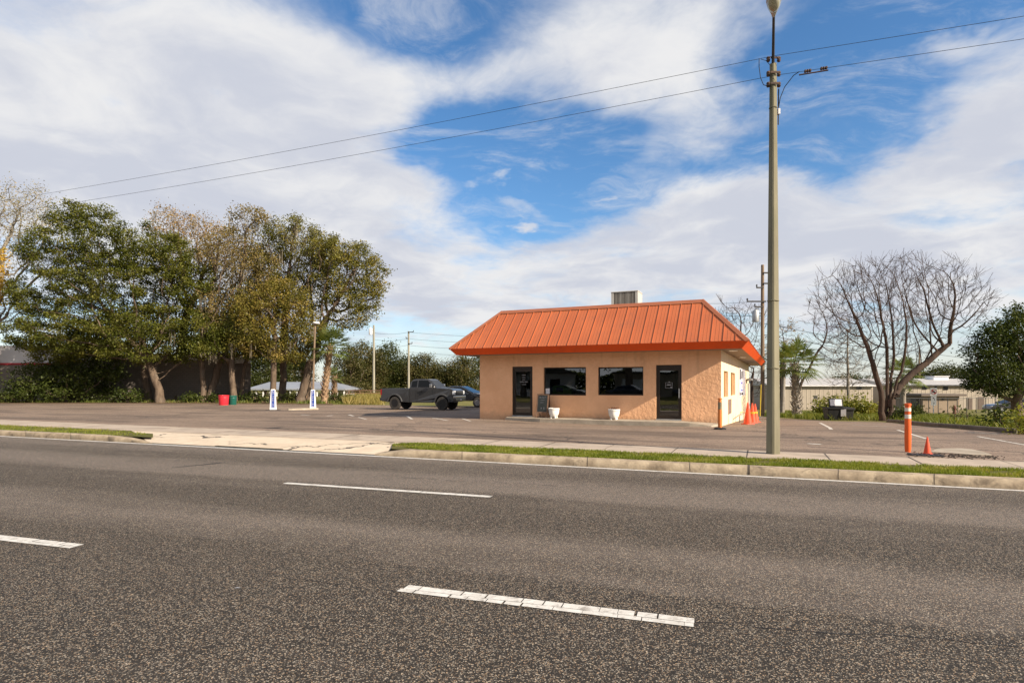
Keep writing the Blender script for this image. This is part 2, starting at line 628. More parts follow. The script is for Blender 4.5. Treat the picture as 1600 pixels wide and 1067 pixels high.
def dash(pl, pr, width, ncell, cracked):
    """one lane dash: pieces of worn thermoplastic with gaps where it has cracked"""
    a, b = rp(*pl), rp(*pr)
    d = (b - a).normalized()
    n = Vector((-d.y, d.x))
    L = (b - a).length
    mb = MB()
    rows = [(-0.5, -0.09), (-0.065, 0.5)] if cracked else [(-0.5, 0.5)]
    for r0, r1 in rows:
        t = rnd.uniform(-0.02, 0.03)
        while t < L - 0.02:
            s = min(rnd.uniform(0.12, 0.34) if cracked else rnd.uniform(0.3, 0.7), L - t + rnd.uniform(-0.03, 0.02))
            g = 0.004 if cracked else 0.0
            j = [rnd.uniform(-0.009, 0.009) for _ in range(4)]
            p = [a + d * (t + g + j[0]) + n * (r0 * width), a + d * (t + s - g + j[1]) + n * (r0 * width + j[2] * .4), a + d * (t + s - g + j[1]) + n * (r1 * width + j[3] * .4), a + d * (t + g + j[0]) + n * (r1 * width)]
            mb.add([(q.x, q.y, ROADZ + 0.005) for q in p], [(0, 1, 2, 3)])
            t += s
    tag(mb.build('lane_dash_marking', M['paint_white'], recalc=False), kind='structure')


dash((629, 919), (1084, 972.9), 0.155, 12, True)
dash((-250, 812.0), (118, 853.4), 0.15, 12, True)
dash((444.6, 754.7), (767.5, 776.1), 0.125, 8, False)
dash((-330, 704.5), (-100, 718.0), 0.125, 8, False)
dash((1700, 838), (2150, 868), 0.125, 8, False)

# kerb: separate cast lengths with a rounded front edge, dropping at the driveway
kb = MB()
kcols = [-1100, -800, -600, -430, -300, -190, -100, -30, 40, 110, 170, 205, 238]
drop_in, drop_out = 238, 585
kcols2 = [585, 640, 722, 820, 918, 1040, 1078, 1170, 1310, 1460, 1620, 1800, 2050, 2400]


def kerb_piece(px0, px1, h0, h1):
    g = 0.06 if px1 - px0 > 20 else 0
    prof = lambda h: [(0.0, -0.32), (0.0, ROADZ + h * 0.35), (0.03, ROADZ + h * 0.80), (0.075, ROADZ + h * 0.97), (0.14, ROADZ + h), (None, ROADZ + h - 0.004), (None, -0.32)]
    rings = []
    nseg = 3
    for k in range(nseg + 1):
        px = px0 + (px1 - px0) * k / nseg
        f = on_line(L_KF, px)
        b = on_line(L_KB, px)
        h = h0 + (h1 - h0) * k / nseg
        d = (b - f)
        wd = d.length
        d.normalize()
        ld = L_KF[1].normalized()
        sh = ld * 0.0
        rings.append([(f.x + d.x * (wd if o is None else o) + sh.x, f.y + d.y * (wd if o is None else o) + sh.y, z) for o, z in prof(h)])
    m = len(rings[0])
    vs = [p for r_ in rings for p in r_]
    fs = []
    for k in range(nseg):
        for i in range(m - 1):
            fs.append((k * m + i, (k + 1) * m + i, (k + 1) * m + i + 1, k * m + i + 1))
    fs.append(tuple(range(m)))
    fs.append(tuple(nseg * m + i for i in reversed(range(m))))
    kb.add(vs, fs)


for p0, p1 in zip(kcols[:-1], kcols[1:]):
    kerb_piece(p0, p1, 0.15 if p0 < 200 else 0.11, 0.15 if p1 < 200 else (0.11 if p1 < 230 else 0.02))
for p0, p1 in zip(kcols2[:-1], kcols2[1:]):
    kerb_piece(p0, p1, 0.03 if p0 < 600 else 0.15, 0.15)
kj = MB()
ld = L_KF[1].normalized()
for px in (40, 110, 170, 722, 918, 1078, 1170, 1310, 1460, 1620):
    f, b = on_line(L_KF, px), on_line(L_KB, px)
    d = (b - f)
    wd = d.length
    d.normalize()
    wj = ld * (0.005 if px != 1170 else 0.018)
    pr_ = [(-.004, ROADZ + .01), (-.004, ROADZ + .0545), (0.027, ROADZ + .123), (0.073, ROADZ + .149), (0.14, ROADZ + .1535), (wd - .01, ROADZ + .149)]
    for (o0, z0), (o1, z1) in zip(pr_[:-1], pr_[1:]):
        q = [f + d * o0 - wj, f + d * o0 + wj, f + d * o1 + wj, f + d * o1 - wj]
        kj.add([(q[0].x, q[0].y, z0), (q[1].x, q[1].y, z0), (q[2].x, q[2].y, z1), (q[3].x, q[3].y, z1)], [(0, 1, 2, 3)])
tag(kb.build('kerb', M['kerb'], smooth='auto'), kind='structure')
KJ = kj

# verge soil under the grass, sidewalk slabs, driveway apron
tag(strip('gutter_ground', L_KF, L_SB, -0.142, -0.142, -1100, 2600, M['soil']), kind='structure')
tag(strip('verge_ground', L_KB, L_GT, -0.02, -0.006, -1100, 239, M['soil']), kind='structure')
tag(strip('verge_ground', L_KB, L_GT, -0.02, -0.006, 612, 2600, M['soil']), kind='structure')

sw = MB()
sj = MB()
M['joint'] = pm('dark_joint', (0.05, 0.042, 0.034), (0.09, 0.07, 0.055), 9, .95)
la = L_SB[1].normalized()
tag(KJ.build('kerb_joint_marking', M['joint'], recalc=False), kind='structure')


def slab(pa, pb, z=0.012):
    """one cast slab between two columns measured at the back edge, with a 2 cm joint"""
    A, B = on_line(L_SB, pa), on_line(L_SB, pb)
    n = Vector((la.y, -la.x))

    def front(P):
        a, d = L_GT
        # intersect P + n*s with the grass line
        den = n.x * d.y - n.y * d.x
        s = ((a.x - P.x) * d.y - (a.y - P.y) * d.x) / den
        return P + n * s
    g = la * 0.004
    q = [front(A + g), front(B - g), B - g, A + g]
    dzz = rnd.uniform(-0.003, 0.003)
    jw = la * rnd.uniform(0.005, 0.010)
    sj.add([(p.x, p.y, z + 0.0055) for p in (front(A - jw), front(A + jw), A + jw * 1.3, A - jw * 1.3)], [(0, 1, 2, 3)])
    sw.add([(p.x, p.y, z + dzz) for p in q] + [(p.x, p.y, -0.15) for p in q], [(0, 1, 2, 3), (0, 4, 5, 1), (1, 5, 6, 2), (2, 6, 7, 3), (3, 7, 4, 0)])


bk = on_line(L_SB, 868)
step = 1.52
pts = []
for k in range(-40, 22):
    p = bk + la * (step * k)
    if p.y > 2.2:
        pts.append(CX + FX * p.x / p.y)
for p0, p1 in zip(pts[:-1], pts[1:]):
    if p1 < 2600:
        slab(p0, p1)
tag(sw.build('sidewalk', M['sidewalk'], recalc=True), kind='structure')
tag(sj.build('sidewalk_joint_marking', M['joint'], recalc=False), kind='structure')

ap = MB()
acols = [205, 222, 240, 280, 320, 360, 400, 440, 480, 520, 560, 590, 612, 626]
rowz = [(-0.128, 0.0), (-0.06, 0.33), (-0.012, 0.72), (0.002, 1.0)]
vs = []
for c in acols:
    f0 = on_line(L_KF, min(max(c, 232), 600))
    b0 = on_line(L_GT, c)
    for z, t in rowz:
        p = f0.lerp(b0, t)
        vs.append((p.x, p.y, z))
fs = [(i * 4 + j, (i + 1) * 4 + j, (i + 1) * 4 + j + 1, i * 4 + j + 1) for i in range(len(acols) - 1) for j in range(3)]
ap.add(vs, fs)
# cracked old concrete: joints follow a wandering cell pattern in the place itself
mm, t, b = new_mat('apron_concrete')
pos = t.n('ShaderNodeNewGeometry').outputs['Position']
nn = t.noise(pos, 1.5, 6, .6)
c0 = t.mix(t.smooth(nn, .3, .7), (0.60, 0.49, 0.37), (0.50, 0.405, 0.30))
c0 = t.mix(t.m('MULTIPLY', t.smooth(t.noise(pos, 7, 6, .65), .52, .75), .35), c0, (0.22, 0.18, 0.14))
wv = t.vm('SCALE', t.noise(pos, 1.4, 4.0, color=True), scale=0.9)
cr = t.n('ShaderNodeTexVoronoi', {'Vector': t.vm('ADD', t.vm('MULTIPLY', pos, (0.55, 1.0, 1.0)), wv), 'Scale': 0.55}, feature='DISTANCE_TO_EDGE')
c0 = t.mix(t.m('MULTIPLY', t.m('SUBTRACT', 1.0, t.smooth(cr.outputs['Distance'], .006, .020)), t.smooth(t.noise(pos, .6, 2.0), .34, .50)), c0, (0.06, 0.048, 0.038))
t.put(b.inputs['Base Color'], c0)
b.inputs['Roughness'].default_value = .9
bp = t.n('ShaderNodeBump', {'Strength': .3, 'Distance': .006, 'Height': t.noise(pos, 40, 5)})
t.L.new(bp.outputs[0], b.inputs['Normal'])
M['apron'] = mm
tag(ap.build('driveway_path', mm, recalc=False), kind='structure')

# the lot: one draped sheet; near edge is the back of the sidewalk, far edge as seen in the photograph
FAR = [(-1100, 632), (-300, 631), (0, 630.5), (200, 630), (400, 631), (560, 632.5), (700, 634), (760, 634), (1000, 640), (1150, 646), (1220, 653.5), (1290, 657.5),
       (1385, 659.5), (1430, 664.5), (1500, 670.5), (1580, 676.5), (1700, 684), (1850, 690), (2100, 698), (2600, 712)]


def far_y(px):
    return float(np.interp(px, [p[0] for p in FAR], [p[1] for p in FAR]))


lcols = [-1100, -900, -750, -600, -480, -380, -300, -220, -150, -80] + list(range(-20, 1621, 20)) + [1660, 1720, 1800, 1900, 2020, 2160, 2350, 2600]
NR = 26
V, F = [], []
FARPT = {}
for c in lcols:
    a = on_line(L_SB, c)
    b_ = gp(c, far_y(c))
    FARPT[c] = b_
    for k in range(NR):
        t_ = (k / (NR - 1)) ** 1.25
        x, y = a.x + (b_.x - a.x) * t_, a.y + (b_.y - a.y) * t_
        V.append((x, y, gz(x, y) + (0.0 if k else -0.004)))
for i in range(len(lcols) - 1):
    for k in range(NR - 1):
        F.append((i * NR + k, (i + 1) * NR + k, (i + 1) * NR + k + 1, i * NR + k + 1))
tag(np_mesh('parking_lot_ground', V, F, M['lot'], smooth=True), kind='structure')

# base terrain beyond and below the lot
tcols = [-5200, -3600, -2600, -1900, -1400] + lcols + [3000, 3600, 4600, 6200]
dist = [0.0, 0.25, 0.8, 1.6, 2.6, 4, 6, 8, 11, 15, 20, 26, 34, 45, 60, 85, 130, 220, 420, 900]
V, F = [], []
for c in tcols:
    cc = min(max(c, -1100), 2600)
    b_ = gp(cc, far_y(cc))
    a = on_line(L_SB, cc)
    base = Vector((b_.x, b_.y)) if -1100 <= c <= 2600 else Vector(((c - CX) / FX * b_.y, b_.y))
    dr = Vector(((c - CX) / FX, 1.0)).normalized()
    V.append((base.x - dr.x * 2.5, base.y - dr.y * 2.5, gz(base.x, base.y) - 0.25))
    for d_ in dist:
        p = base + dr * d_
        V.append((p.x, p.y, gz(p.x, p.y) - (0.02 if d_ == 0 else -0.005 if d_ < 3 else 0.0)))
nr = len(dist) + 1
for i in range(len(tcols) - 1):
    for k in range(nr - 1):
        F.append((i * nr + k, (i + 1) * nr + k, (i + 1) * nr + k + 1, i * nr + k + 1))
tag(np_mesh('ground', V, F, M['ground'], smooth=True), kind='structure')


def draped(name, a, b, width, mt, dz=0.006, n=8, kind='structure'):
    a, b = Vector(a[:2]), Vector(b[:2])
    d = (b - a).normalized()
    nn_ = Vector((-d.y, d.x)) * width / 2
    V, F = [], []
    for k in range(n + 1):
        p = a.lerp(b, k / n)
        for s in (-1, 1):
            q = p + nn_ * s
            V.append((q.x, q.y, gz(q.x, q.y) + dz))
    F = [(2 * k, 2 * k + 2, 2 * k + 3, 2 * k + 1) for k in range(n)]
    o = np_mesh(name, V, F, mt)
    return tag(o, kind=kind)


for (p, q, wd) in (((1281, 660.5), (1299, 671), 0.11), ((1403, 672), (1447, 685.5), 0.10), ((1528, 682), (1606, 696), 0.10), ((1262, 693), (1283, 694.5), 0.16),
                   ((1330, 664), (1398, 667), 0.09), ((1512, 675.5), (1560, 678), 0.09),
                   ((636, 650), (644, 655), 0.12), ((560, 652), (572, 655), 0.10), ((676, 653), (700, 657), 0.10), ((722, 654), (735, 658), 0.10), ((590, 653), (606, 652), 0.10),
                   ((470, 648), (484, 649), 0.14), ((510, 650), (520, 649), 0.14), ((545, 648), (552, 650), 0.14)):
    draped('parking_line_marking', gp(*p), gp(*q), wd, M['line_worn'])

# shallow puddle in the gutter by the driveway
mm, t, b = new_mat('puddle_water')
b.inputs['Base Color'].default_value = (0.03, 0.027, 0.022, 1)
b.inputs['Roughness'].default_value = 0.04
b.inputs['IOR'].default_value = 1.45
pd_ = MB()
pa = on_line(L_KF, 335)
pb = on_line(L_KF, 442)
dd = (pb - pa)
nrm = Vector((dd.y, -dd.x)).normalized()
ring = []
for k in range(13):
    t_ = k / 12
    p = pa + dd * t_ - nrm * (0.02 + 0.42 * math.sin(math.pi * t_) ** 0.7)
    ring.append((p.x, p.y, -0.119))
for k in range(12, -1, -1):
    p = pa + dd * (k / 12) + nrm * 0.005
    ring.append((p.x, p.y, -0.119))
pd_.add(ring, [tuple(range(len(ring)))])
tag(pd_.build('puddle_water', mm, recalc=False), kind='structure')
# tar seam on the road surface at the left
M['tar'] = pm('tar', (0.022, 0.019, 0.017), None, 5, 0.6)
a, b_ = rp(268, 730.5), rp(345, 723)
d = (b_ - a)
n_ = Vector((-d.y, d.x)).normalized() * 0.035
ts = MB()
ts.add([(a.x - n_.x, a.y - n_.y, ROADZ + .003), (b_.x - n_.x * 2, b_.y - n_.y * 2, ROADZ + .003), (b_.x + n_.x, b_.y + n_.y, ROADZ + .003), (a.x + n_.x * .2, a.y + n_.y * .2, ROADZ + .003)], [(0, 1, 2, 3)])
tag(ts.build('road_seam_marking', M['tar'], recalc=False), kind='structure')


def crack(p0, p1, width, seed, wander=.05, breaks=.25):
    """a thin wandering open crack in the asphalt"""
    r6 = random.Random(seed)
    a, b = rp(*p0), rp(*p1)
    L = (b - a).length
    d = (b - a).normalized()
    n_ = Vector((-d.y, d.x))
    k = max(int(L / .12), 4)
    mb = MB()
    off_, pts = 0.0, []
    for i in range(k + 1):
        off_ = off_ * .85 + r6.gauss(0, wander * .35)
        pts.append((a + d * (L * i / k) + n_ * off_, width * r6.uniform(.25, 1.0)))
    for (q0, w0), (q1, w1) in zip(pts[:-1], pts[1:]):
        if r6.random() < breaks:
            continue
        mb.add([(q.x, q.y, ROADZ + .0025) for q in (q0 - n_ * w0, q1 - n_ * w1, q1 + n_ * w1, q0 + n_ * w0)], [(0, 1, 2, 3)])
    tag(mb.build('road_crack_marking', M['tar'], recalc=False), kind='structure')


crack((1090, 974), (1700, 1022), .008, 1)
crack((130, 858), (620, 921), .006, 2, breaks=.55)
crack((560, 741), (1050, 766), .014, 3, .12, .5)
crack((900, 741), (1240, 757), .010, 4, .10, .45)
crack((1180, 757), (1420, 762), .012, 5, .16, .35)
crack((330, 708), (470, 704), .012, 6, .1, .3)
crack((1250, 806), (1290, 812), .016, 7, .05, .1)
crack((40, 705), (420, 728), .012, 8, .1, .6)


# ------------------------------------------------------------------ grass
def blades(name, pts, hmin, hmax, wid, mt, seed=1, lean=0.35):
    """one short blade (two-segment) per point"""
    rg = np.random.default_rng(seed)
    P = np.asarray(pts, dtype=np.float32)
    n = len(P)
    h = rg.uniform(hmin, hmax, n)
    a = rg.uniform(0, 2 * np.pi, n)
    ln = rg.normal(0, lean, (n, 2)) * h[:, None]
    wx_, wy_ = np.cos(a) * wid, np.sin(a) * wid
    V = np.zeros((n, 4, 3), dtype=np.float32)
    V[:, 0] = P + np.stack([-wx_, -wy_, np.zeros(n)], 1)
    V[:, 1] = P + np.stack([wx_, wy_, np.zeros(n)], 1)
    V[:, 2] = P + np.stack([wx_ * .6 + ln[:, 0] * .5, wy_ * .6 + ln[:, 1] * .5, h * .6], 1)
    V[:, 3] = P + np.stack([ln[:, 0], ln[:, 1], h], 1)
    F = np.arange(n * 4, dtype=np.int32).reshape(n, 4)
    return np_mesh(name, V.reshape(-1, 3), F, mt)


M['grass'] = leaf_mat('grass_blades', [(0.085, 0.115, 0.012), (0.145, 0.18, 0.02), (0.22, 0.235, 0.035), (0.32, 0.26, 0.09)], 0.4)
M['grass_dry'] = leaf_mat('grass_dry', [(0.16, 0.15, 0.035), (0.30, 0.24, 0.075), (0.40, 0.31, 0.13)], 0.4)
M['grass_wild'] = leaf_mat('grass_wild', [(0.06, 0.085, 0.015), (0.13, 0.16, 0.028), (0.24, 0.21, 0.06)], 0.4)
rg = np.random.default_rng(3)


def verge_pts(px0, px1, n, end_taper=0):
    pts = []
    while len(pts) < n:
        u = rg.uniform(0, 1)
        A0, A1 = on_line(L_KB, px0), on_line(L_KB, px1)
        # even along the ground, not along the picture
        A = A0.lerp(A1, u)
        px = CX + FX * A.x / A.y
        B = on_line(L_GT, px)
        v = rg.beta(0.9, 0.9)
        if end_taper:
            k = min(abs(px - end_taper) / 60.0, 1.0)
            if v < 0.5 - 0.5 * k or v > 0.45 + 0.6 * k:
                continue
        p = A.lerp(B, v * 1.05 - 0.01)
        dn_ = noise.noise(Vector((p.x * 0.9, p.y * 2.2, 3.0))) + 0.6 * noise.noise(Vector((p.x * 3.1, p.y * 5.0, 7.0)))
        if rg.uniform() > 0.72 + 1.3 * dn_:
            continue
        pts.append((p.x, p.y, -0.015 + 0.01 * v))
    return pts


tag(blades('grass', verge_pts(-500, 238, 15000, 240), 0.02, 0.065, 0.007, M['grass'], 1), kind='stuff')
tag(blades('grass', verge_pts(614, 2000, 46000, 600), 0.02, 0.065, 0.006, M['grass'], 2), kind='stuff')


def field_pts(poly_px, n, seed, clump=0.0):
    """points on the ground inside a photograph polygon, spread evenly over the ground"""
    rg2 = np.random.default_rng(seed)
    G = [gp(*p) for p in poly_px]
    xs, ys = [g.x for g in G], [g.y for g in G]
    pts = []
    k = len(G)
    cl = [(rg2.uniform(min(xs), max(xs)), rg2.uniform(min(ys), max(ys))) for _ in range(60)]
    while len(pts) < n:
        if clump and rg2.uniform() < clump:
            c_ = cl[rg2.integers(len(cl))]
            x, y = rg2.normal(c_[0], 0.5), rg2.normal(c_[1], 0.5)
        else:
            x, y = rg2.uniform(min(xs), max(xs)), rg2.uniform(min(ys), max(ys))
        ins = False
        for i in range(k):
            a_, b2 = G[i], G[(i + 1) % k]
            if (a_.y > y) != (b2.y > y) and x < (b2.x - a_.x) * (y - a_.y) / (b2.y - a_.y) + a_.x:
                ins = not ins
        if ins:
            pts.append((x, y, gz(x, y) - 0.01))
    return pts


tag(blades('grass', field_pts([(1385, 658.5), (1430, 663), (1500, 668.5), (1588, 675), (1700, 683), (1720, 660), (1600, 657), (1500, 652), (1390, 650)], 16000, 5, 0.5), 0.08, 0.34, 0.014, M['grass_wild'], 3), kind='stuff')
tag(blades('grass', field_pts([(1195, 651), (1290, 656.5), (1380, 657.5), (1400, 648.5), (1290, 646.5), (1200, 645.5)], 14000, 6, 0.5), 0.08, 0.42, 0.02, M['grass_wild'], 4), kind='stuff')
tag(blades('grass', field_pts([(536, 631.5), (600, 633), (605, 620), (560, 621), (536, 624)], 9000, 7, 0.4), 0.10, 0.75, 0.03, M['grass_dry'], 5), kind='stuff')
tag(blades('grass', field_pts([(-40, 629.5), (200, 629), (400, 630), (540, 631.5), (540, 626.5), (400, 626.5), (200, 627), (-40, 627)], 6000, 8, 0.7), 0.05, 0.35, 0.03, M['grass_wild'], 6), kind='stuff')

# ------------------------------------------------------------------ the restaurant
ROT = math.atan2(EY, EX)
LW, LD = 10.18, 20.0                                # front width, depth
M['stucco'] = pm('stucco', (0.82, 0.475, 0.275), (0.75, 0.42, 0.235), 1.3, 0.92, 0.15, 0.9, 7.5, 0.035, stain=(1.1, 0.25, (0.52, 0.29, 0.155)))
_t = NT(M['stucco'].node_tree)
_b = M['stucco'].node_tree.nodes['Principled BSDF']
_src = _b.inputs['Base Color'].links[0].from_socket
_co = _t.n('ShaderNodeTexCoord').outputs['Object']
_x, _y, _z = _t.sep(_co)
# rain splash at the foot of the wall and a few run marks below the eaves
_spl = _t.m('MULTIPLY', _t.m('SUBTRACT', 1.0, _t.smooth(_t.m('ADD', _z, _t.m('MULTIPLY', _t.noise(_co, 3.0, 6.0, .65), .5)), .30, .62)), .55)
_run = _t.m('MULTIPLY', _t.smooth(_t.noise(_t.vm('MULTIPLY', _co, (3.2, 3.2, .22)), 1.0, 6.0, .65), .52, .72), _t.m('MULTIPLY', _t.smooth(_z, .9, 2.6), .40))
_c2 = _t.mix(_spl, _src, (0.36, 0.23, 0.145))
_t.put(_b.inputs['Base Color'], _t.mix(_run, _c2, (0.46, 0.27, 0.16)))
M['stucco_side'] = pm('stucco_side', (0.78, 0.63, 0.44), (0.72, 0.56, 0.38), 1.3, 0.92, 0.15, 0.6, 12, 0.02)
M['roof'] = pm('roof_metal', (0.445, 0.125, 0.046), (0.39, 0.105, 0.038), 0.9, 0.42, 0.4, stain=(1.6, 0.65, (0.33, 0.105, 0.05)), stretch=(1, 1, 0.25))
M['roof_cap'] = pm('roof_cap_metal', (0.34, 0.115, 0.055), (0.28, 0.092, 0.045), 1.2, 0.5, 0.4)
M['fascia'] = pm('fascia_orange', (0.74, 0.088, 0.008), (0.66, 0.075, 0.007), 0.7, 0.55, 0.3, stain=(1.2, 0.35, (0.36, 0.07, 0.02)))
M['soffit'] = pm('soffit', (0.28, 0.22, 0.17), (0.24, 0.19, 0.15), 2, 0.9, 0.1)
M['bronze'] = pm('bronze_frame', (0.022, 0.014, 0.010), (0.03, 0.02, 0.014), 5, 0.4, 0.4)
M['flat_roof'] = pm('flat_roof', (0.30, 0.29, 0.28), None, 1, 0.95)
M['plywood'] = pm('plywood', (0.44, 0.25, 0.11), (0.34, 0.19, 0.085), 3, 0.8, 0.2, 0, stretch=(6, 6, 0.6))
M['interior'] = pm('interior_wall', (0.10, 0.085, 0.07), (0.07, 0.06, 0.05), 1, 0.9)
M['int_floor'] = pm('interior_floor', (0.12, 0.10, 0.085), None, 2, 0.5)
M['black'] = pm('black_plastic', (0.014, 0.014, 0.014), (0.022, 0.022, 0.022), 4, 0.5, 0.4)
M['white'] = pm('white_plastic', (0.80, 0.80, 0.80), (0.74, 0.74, 0.75), 3, 0.45, 0.4)
M['steel'] = pm('galvanised_steel', (0.42, 0.43, 0.44), (0.33, 0.34, 0.35), 4, 0.5, 0.5, metal=0.6)
M['paper'] = pm('paper', (0.72, 0.72, 0.74), (0.66, 0.66, 0.68), 6, 0.8)

M['sticker'] = pm('faded_sticker', (0.30, 0.30, 0.31), (0.20, 0.20, 0.21), 20, .8)
mm, t, b = new_mat('window_glass')
for nd in list(mm.node_tree.nodes):
    mm.node_tree.nodes.remove(nd)
fr = t.n('ShaderNodeFresnel', {'IOR': 2.15}).outputs[0]
wav = t.noise(t.n('ShaderNodeTexCoord').outputs['Object'], 0.9, 2.0)
gb = t.n('ShaderNodeBump', {'Strength': 0.08, 'Distance': 0.02, 'Height': wav})
gl = t.n('ShaderNodeBsdfGlossy', {'Color': (0.9, 0.92, 0.92, 1), 'Roughness': 0.01, 'Normal': gb.outputs[0]})
tr = t.n('ShaderNodeBsdfTransparent', {'Color': (0.42, 0.43, 0.42, 1)})
mxs = t.n('ShaderNodeMixShader', {0: t.m('ADD', fr, 0.02)})
t.L.new(tr.outputs[0], mxs.inputs[1])
t.L.new(gl.outputs[0], mxs.inputs[2])
t.L.new(mxs.outputs[0], t.n('ShaderNodeOutputMaterial').inputs[0])
M['glass'] = mm


def wx(px):
    """local x on the front wall for a photograph column"""
    s = (px - CX) / FX
    return (s * BY - BX) / (EX - s * EY)


def wz(px, py):
    x = wx(px)
    return CAMZ + (HY - py) / FX * (BY + x * EY)


def sy(px):
    """local y on the right-hand wall for a photograph column"""
    s = (px - CX) / FX
    return (s * BY - BX) / (NX - s * NY)


def wall_panel(org, u, nrm, length, z0, z1, holes, depth):
    """a wall face with openings and their reveals; org, u, nrm are 3-vectors in the building's frame"""
    org, u, nrm = Vector(org), Vector(u), Vector(nrm)
    xs = sorted({0.0, length, *[h[0] for h in holes], *[h[1] for h in holes]})
    zs = sorted({z0, z1, *[h[2] for h in holes], *[h[3] for h in holes]})
    mb = MB()
    P = lambda a_, z, d_=0.0: org + u * a_ + Vector((0, 0, z)) - nrm * d_
    for i in range(len(xs) - 1):
        for j in range(len(zs) - 1):
            cx_, cz_ = (xs[i] + xs[i + 1]) / 2, (zs[j] + zs[j + 1]) / 2
            if any(h[0] < cx_ < h[1] and h[2] < cz_ < h[3] for h in holes):
                continue
            mb.quad(P(xs[i], zs[j]), P(xs[i + 1], zs[j]), P(xs[i + 1], zs[j + 1]), P(xs[i], zs[j + 1]))
    for (a0, a1, b0, b1) in holes:
        mb.quad(P(a0, b0), P(a0, b1), P(a0, b1, depth), P(a0, b0, depth))
        mb.quad(P(a1, b0), P(a1, b0, depth), P(a1, b1, depth), P(a1, b1))
        mb.quad(P(a0, b1), P(a1, b1), P(a1, b1, depth), P(a0, b1, depth))
        mb.quad(P(a0, b0), P(a0, b0, depth), P(a1, b0, depth), P(a1, b0))
    # outer and inner skin make a real wall thickness
    for i in range(len(xs) - 1):
        for j in range(len(zs) - 1):
            cx_, cz_ = (xs[i] + xs[i + 1]) / 2, (zs[j] + zs[j + 1]) / 2
            if any(h[0] < cx_ < h[1] and h[2] < cz_ < h[3] for h in holes):
                continue
            mb.quad(P(xs[i], zs[j], depth), P(xs[i], zs[j + 1], depth), P(xs[i + 1], zs[j + 1], depth), P(xs[i + 1], zs[j], depth))
    return mb


rest = thing('restaurant', 'peach stucco restaurant with an orange standing seam mansard roof', 'building', (BX, BY, 0), ROT)
SILL = 0.10
DOORL = (wx(800.3), wx(832.0), SILL, wz(816, 572.6))
DOORR = (wx(1025.0), wx(1065.0), SILL, wz(1045, 570.0))
WINL = (wx(849.4), wx(915.6), wz(880, 617.6), wz(880, 573.8))
WINR = (wx(934.4), wx(1005.2), wz(970, 617.6), wz(970, 573.3))
off = LW
holes = [(h[0] + off, h[1] + off, h[2], h[3]) for h in (DOORL, DOORR, WINL, WINR)]
ZT = 2.775
wall_panel((-LW, 0, 0), (1, 0, 0), (0, -1, 0), LW, -1.3, ZT, holes, 0.16).build('wall', M['stucco'], rest, recalc=False)
sw1, sw2 = (sy(1130.9), sy(1137.6), 0.98, 2.02), (sy(1141.8), sy(1148.6), 0.98, 2.02)
wall_panel((0, 0, 0), (0, 1, 0), (1, 0, 0), LD, -1.3, ZT, [sw1, sw2], 0.16).build('wall', M['stucco_side'], rest, recalc=False)
wall_panel((-LW, LD, 0), (0, -1, 0), (-1, 0, 0), LD, -1.3, ZT, [], 0.16).build('wall', M['stucco'], rest, recalc=False)
wall_panel((0, LD, 0), (-1, 0, 0), (0, 1, 0), LW, -1.3, ZT, [], 0.16).build('wall', M['stucco'], rest, recalc=False)
# inside: floor, low ceiling and a dark partition that the glass shows faintly
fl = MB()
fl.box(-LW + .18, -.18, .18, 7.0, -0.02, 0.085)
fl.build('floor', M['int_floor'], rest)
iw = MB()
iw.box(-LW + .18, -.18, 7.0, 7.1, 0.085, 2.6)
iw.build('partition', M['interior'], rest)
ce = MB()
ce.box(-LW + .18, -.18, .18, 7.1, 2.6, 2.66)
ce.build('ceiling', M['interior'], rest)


def ring_pts(o, z):
    return [(-LW - o, -o, z), (o, -o, z), (o, LD + o, z), (-LW - o, LD + o, z)]


EO, EZ, FO, FZ, RI, RZ = 0.99, 3.035, 0.765, 2.768, -0.74, 4.77
rf = MB()
o1, o2 = ring_pts(EO, EZ), ring_pts(RI, RZ)
slope = Vector((0, EO - RI, RZ - EZ))
run, rise = EO - RI, RZ - EZ
sl = math.hypot(run, rise)
for k in range(4):
    k2 = (k + 1) % 4
    rf.quad(o1[k], o1[k2], o2[k2], o2[k])
    a, bq = Vector(o1[k]), Vector(o1[k2])
    u = (bq - a).normalized()
    inn = Vector((-u.y, u.x, 0))
    L = (bq - a).length
    up = (inn * run + Vector((0, 0, rise))) / sl      # up the slope
    nr_ = u.cross(up).normalized()

    def seam(c, wdt, hgt):
        d = min(c, L - c, run) / run
        if d < 0.04:
            return
        d = d - 0.015
        p0, p1 = a + u * c + up * 0.0, a + u * c + up * sl * d
        q = [p0 - u * wdt, p0 + u * wdt, p1 + u * wdt, p1 - u * wdt]
        rf.add([x + nr_ * 0.0 for x in q] + [x + nr_ * hgt for x in q], [(4, 5, 6, 7), (0, 1, 5, 4), (1, 2, 6, 5), (2, 3, 7, 6), (3, 0, 4, 7)])
    nS = round(L / 0.418)
    for i in range(1, nS):
        c = L * i / nS
        seam(c, 0.009, 0.030)
    for i in range(nS):
        for fct in (0.35, 0.65):
            seam(L * (i + fct) / nS, 0.012, 0.006)
rf.build('roof', M['roof'], rest, recalc=False)
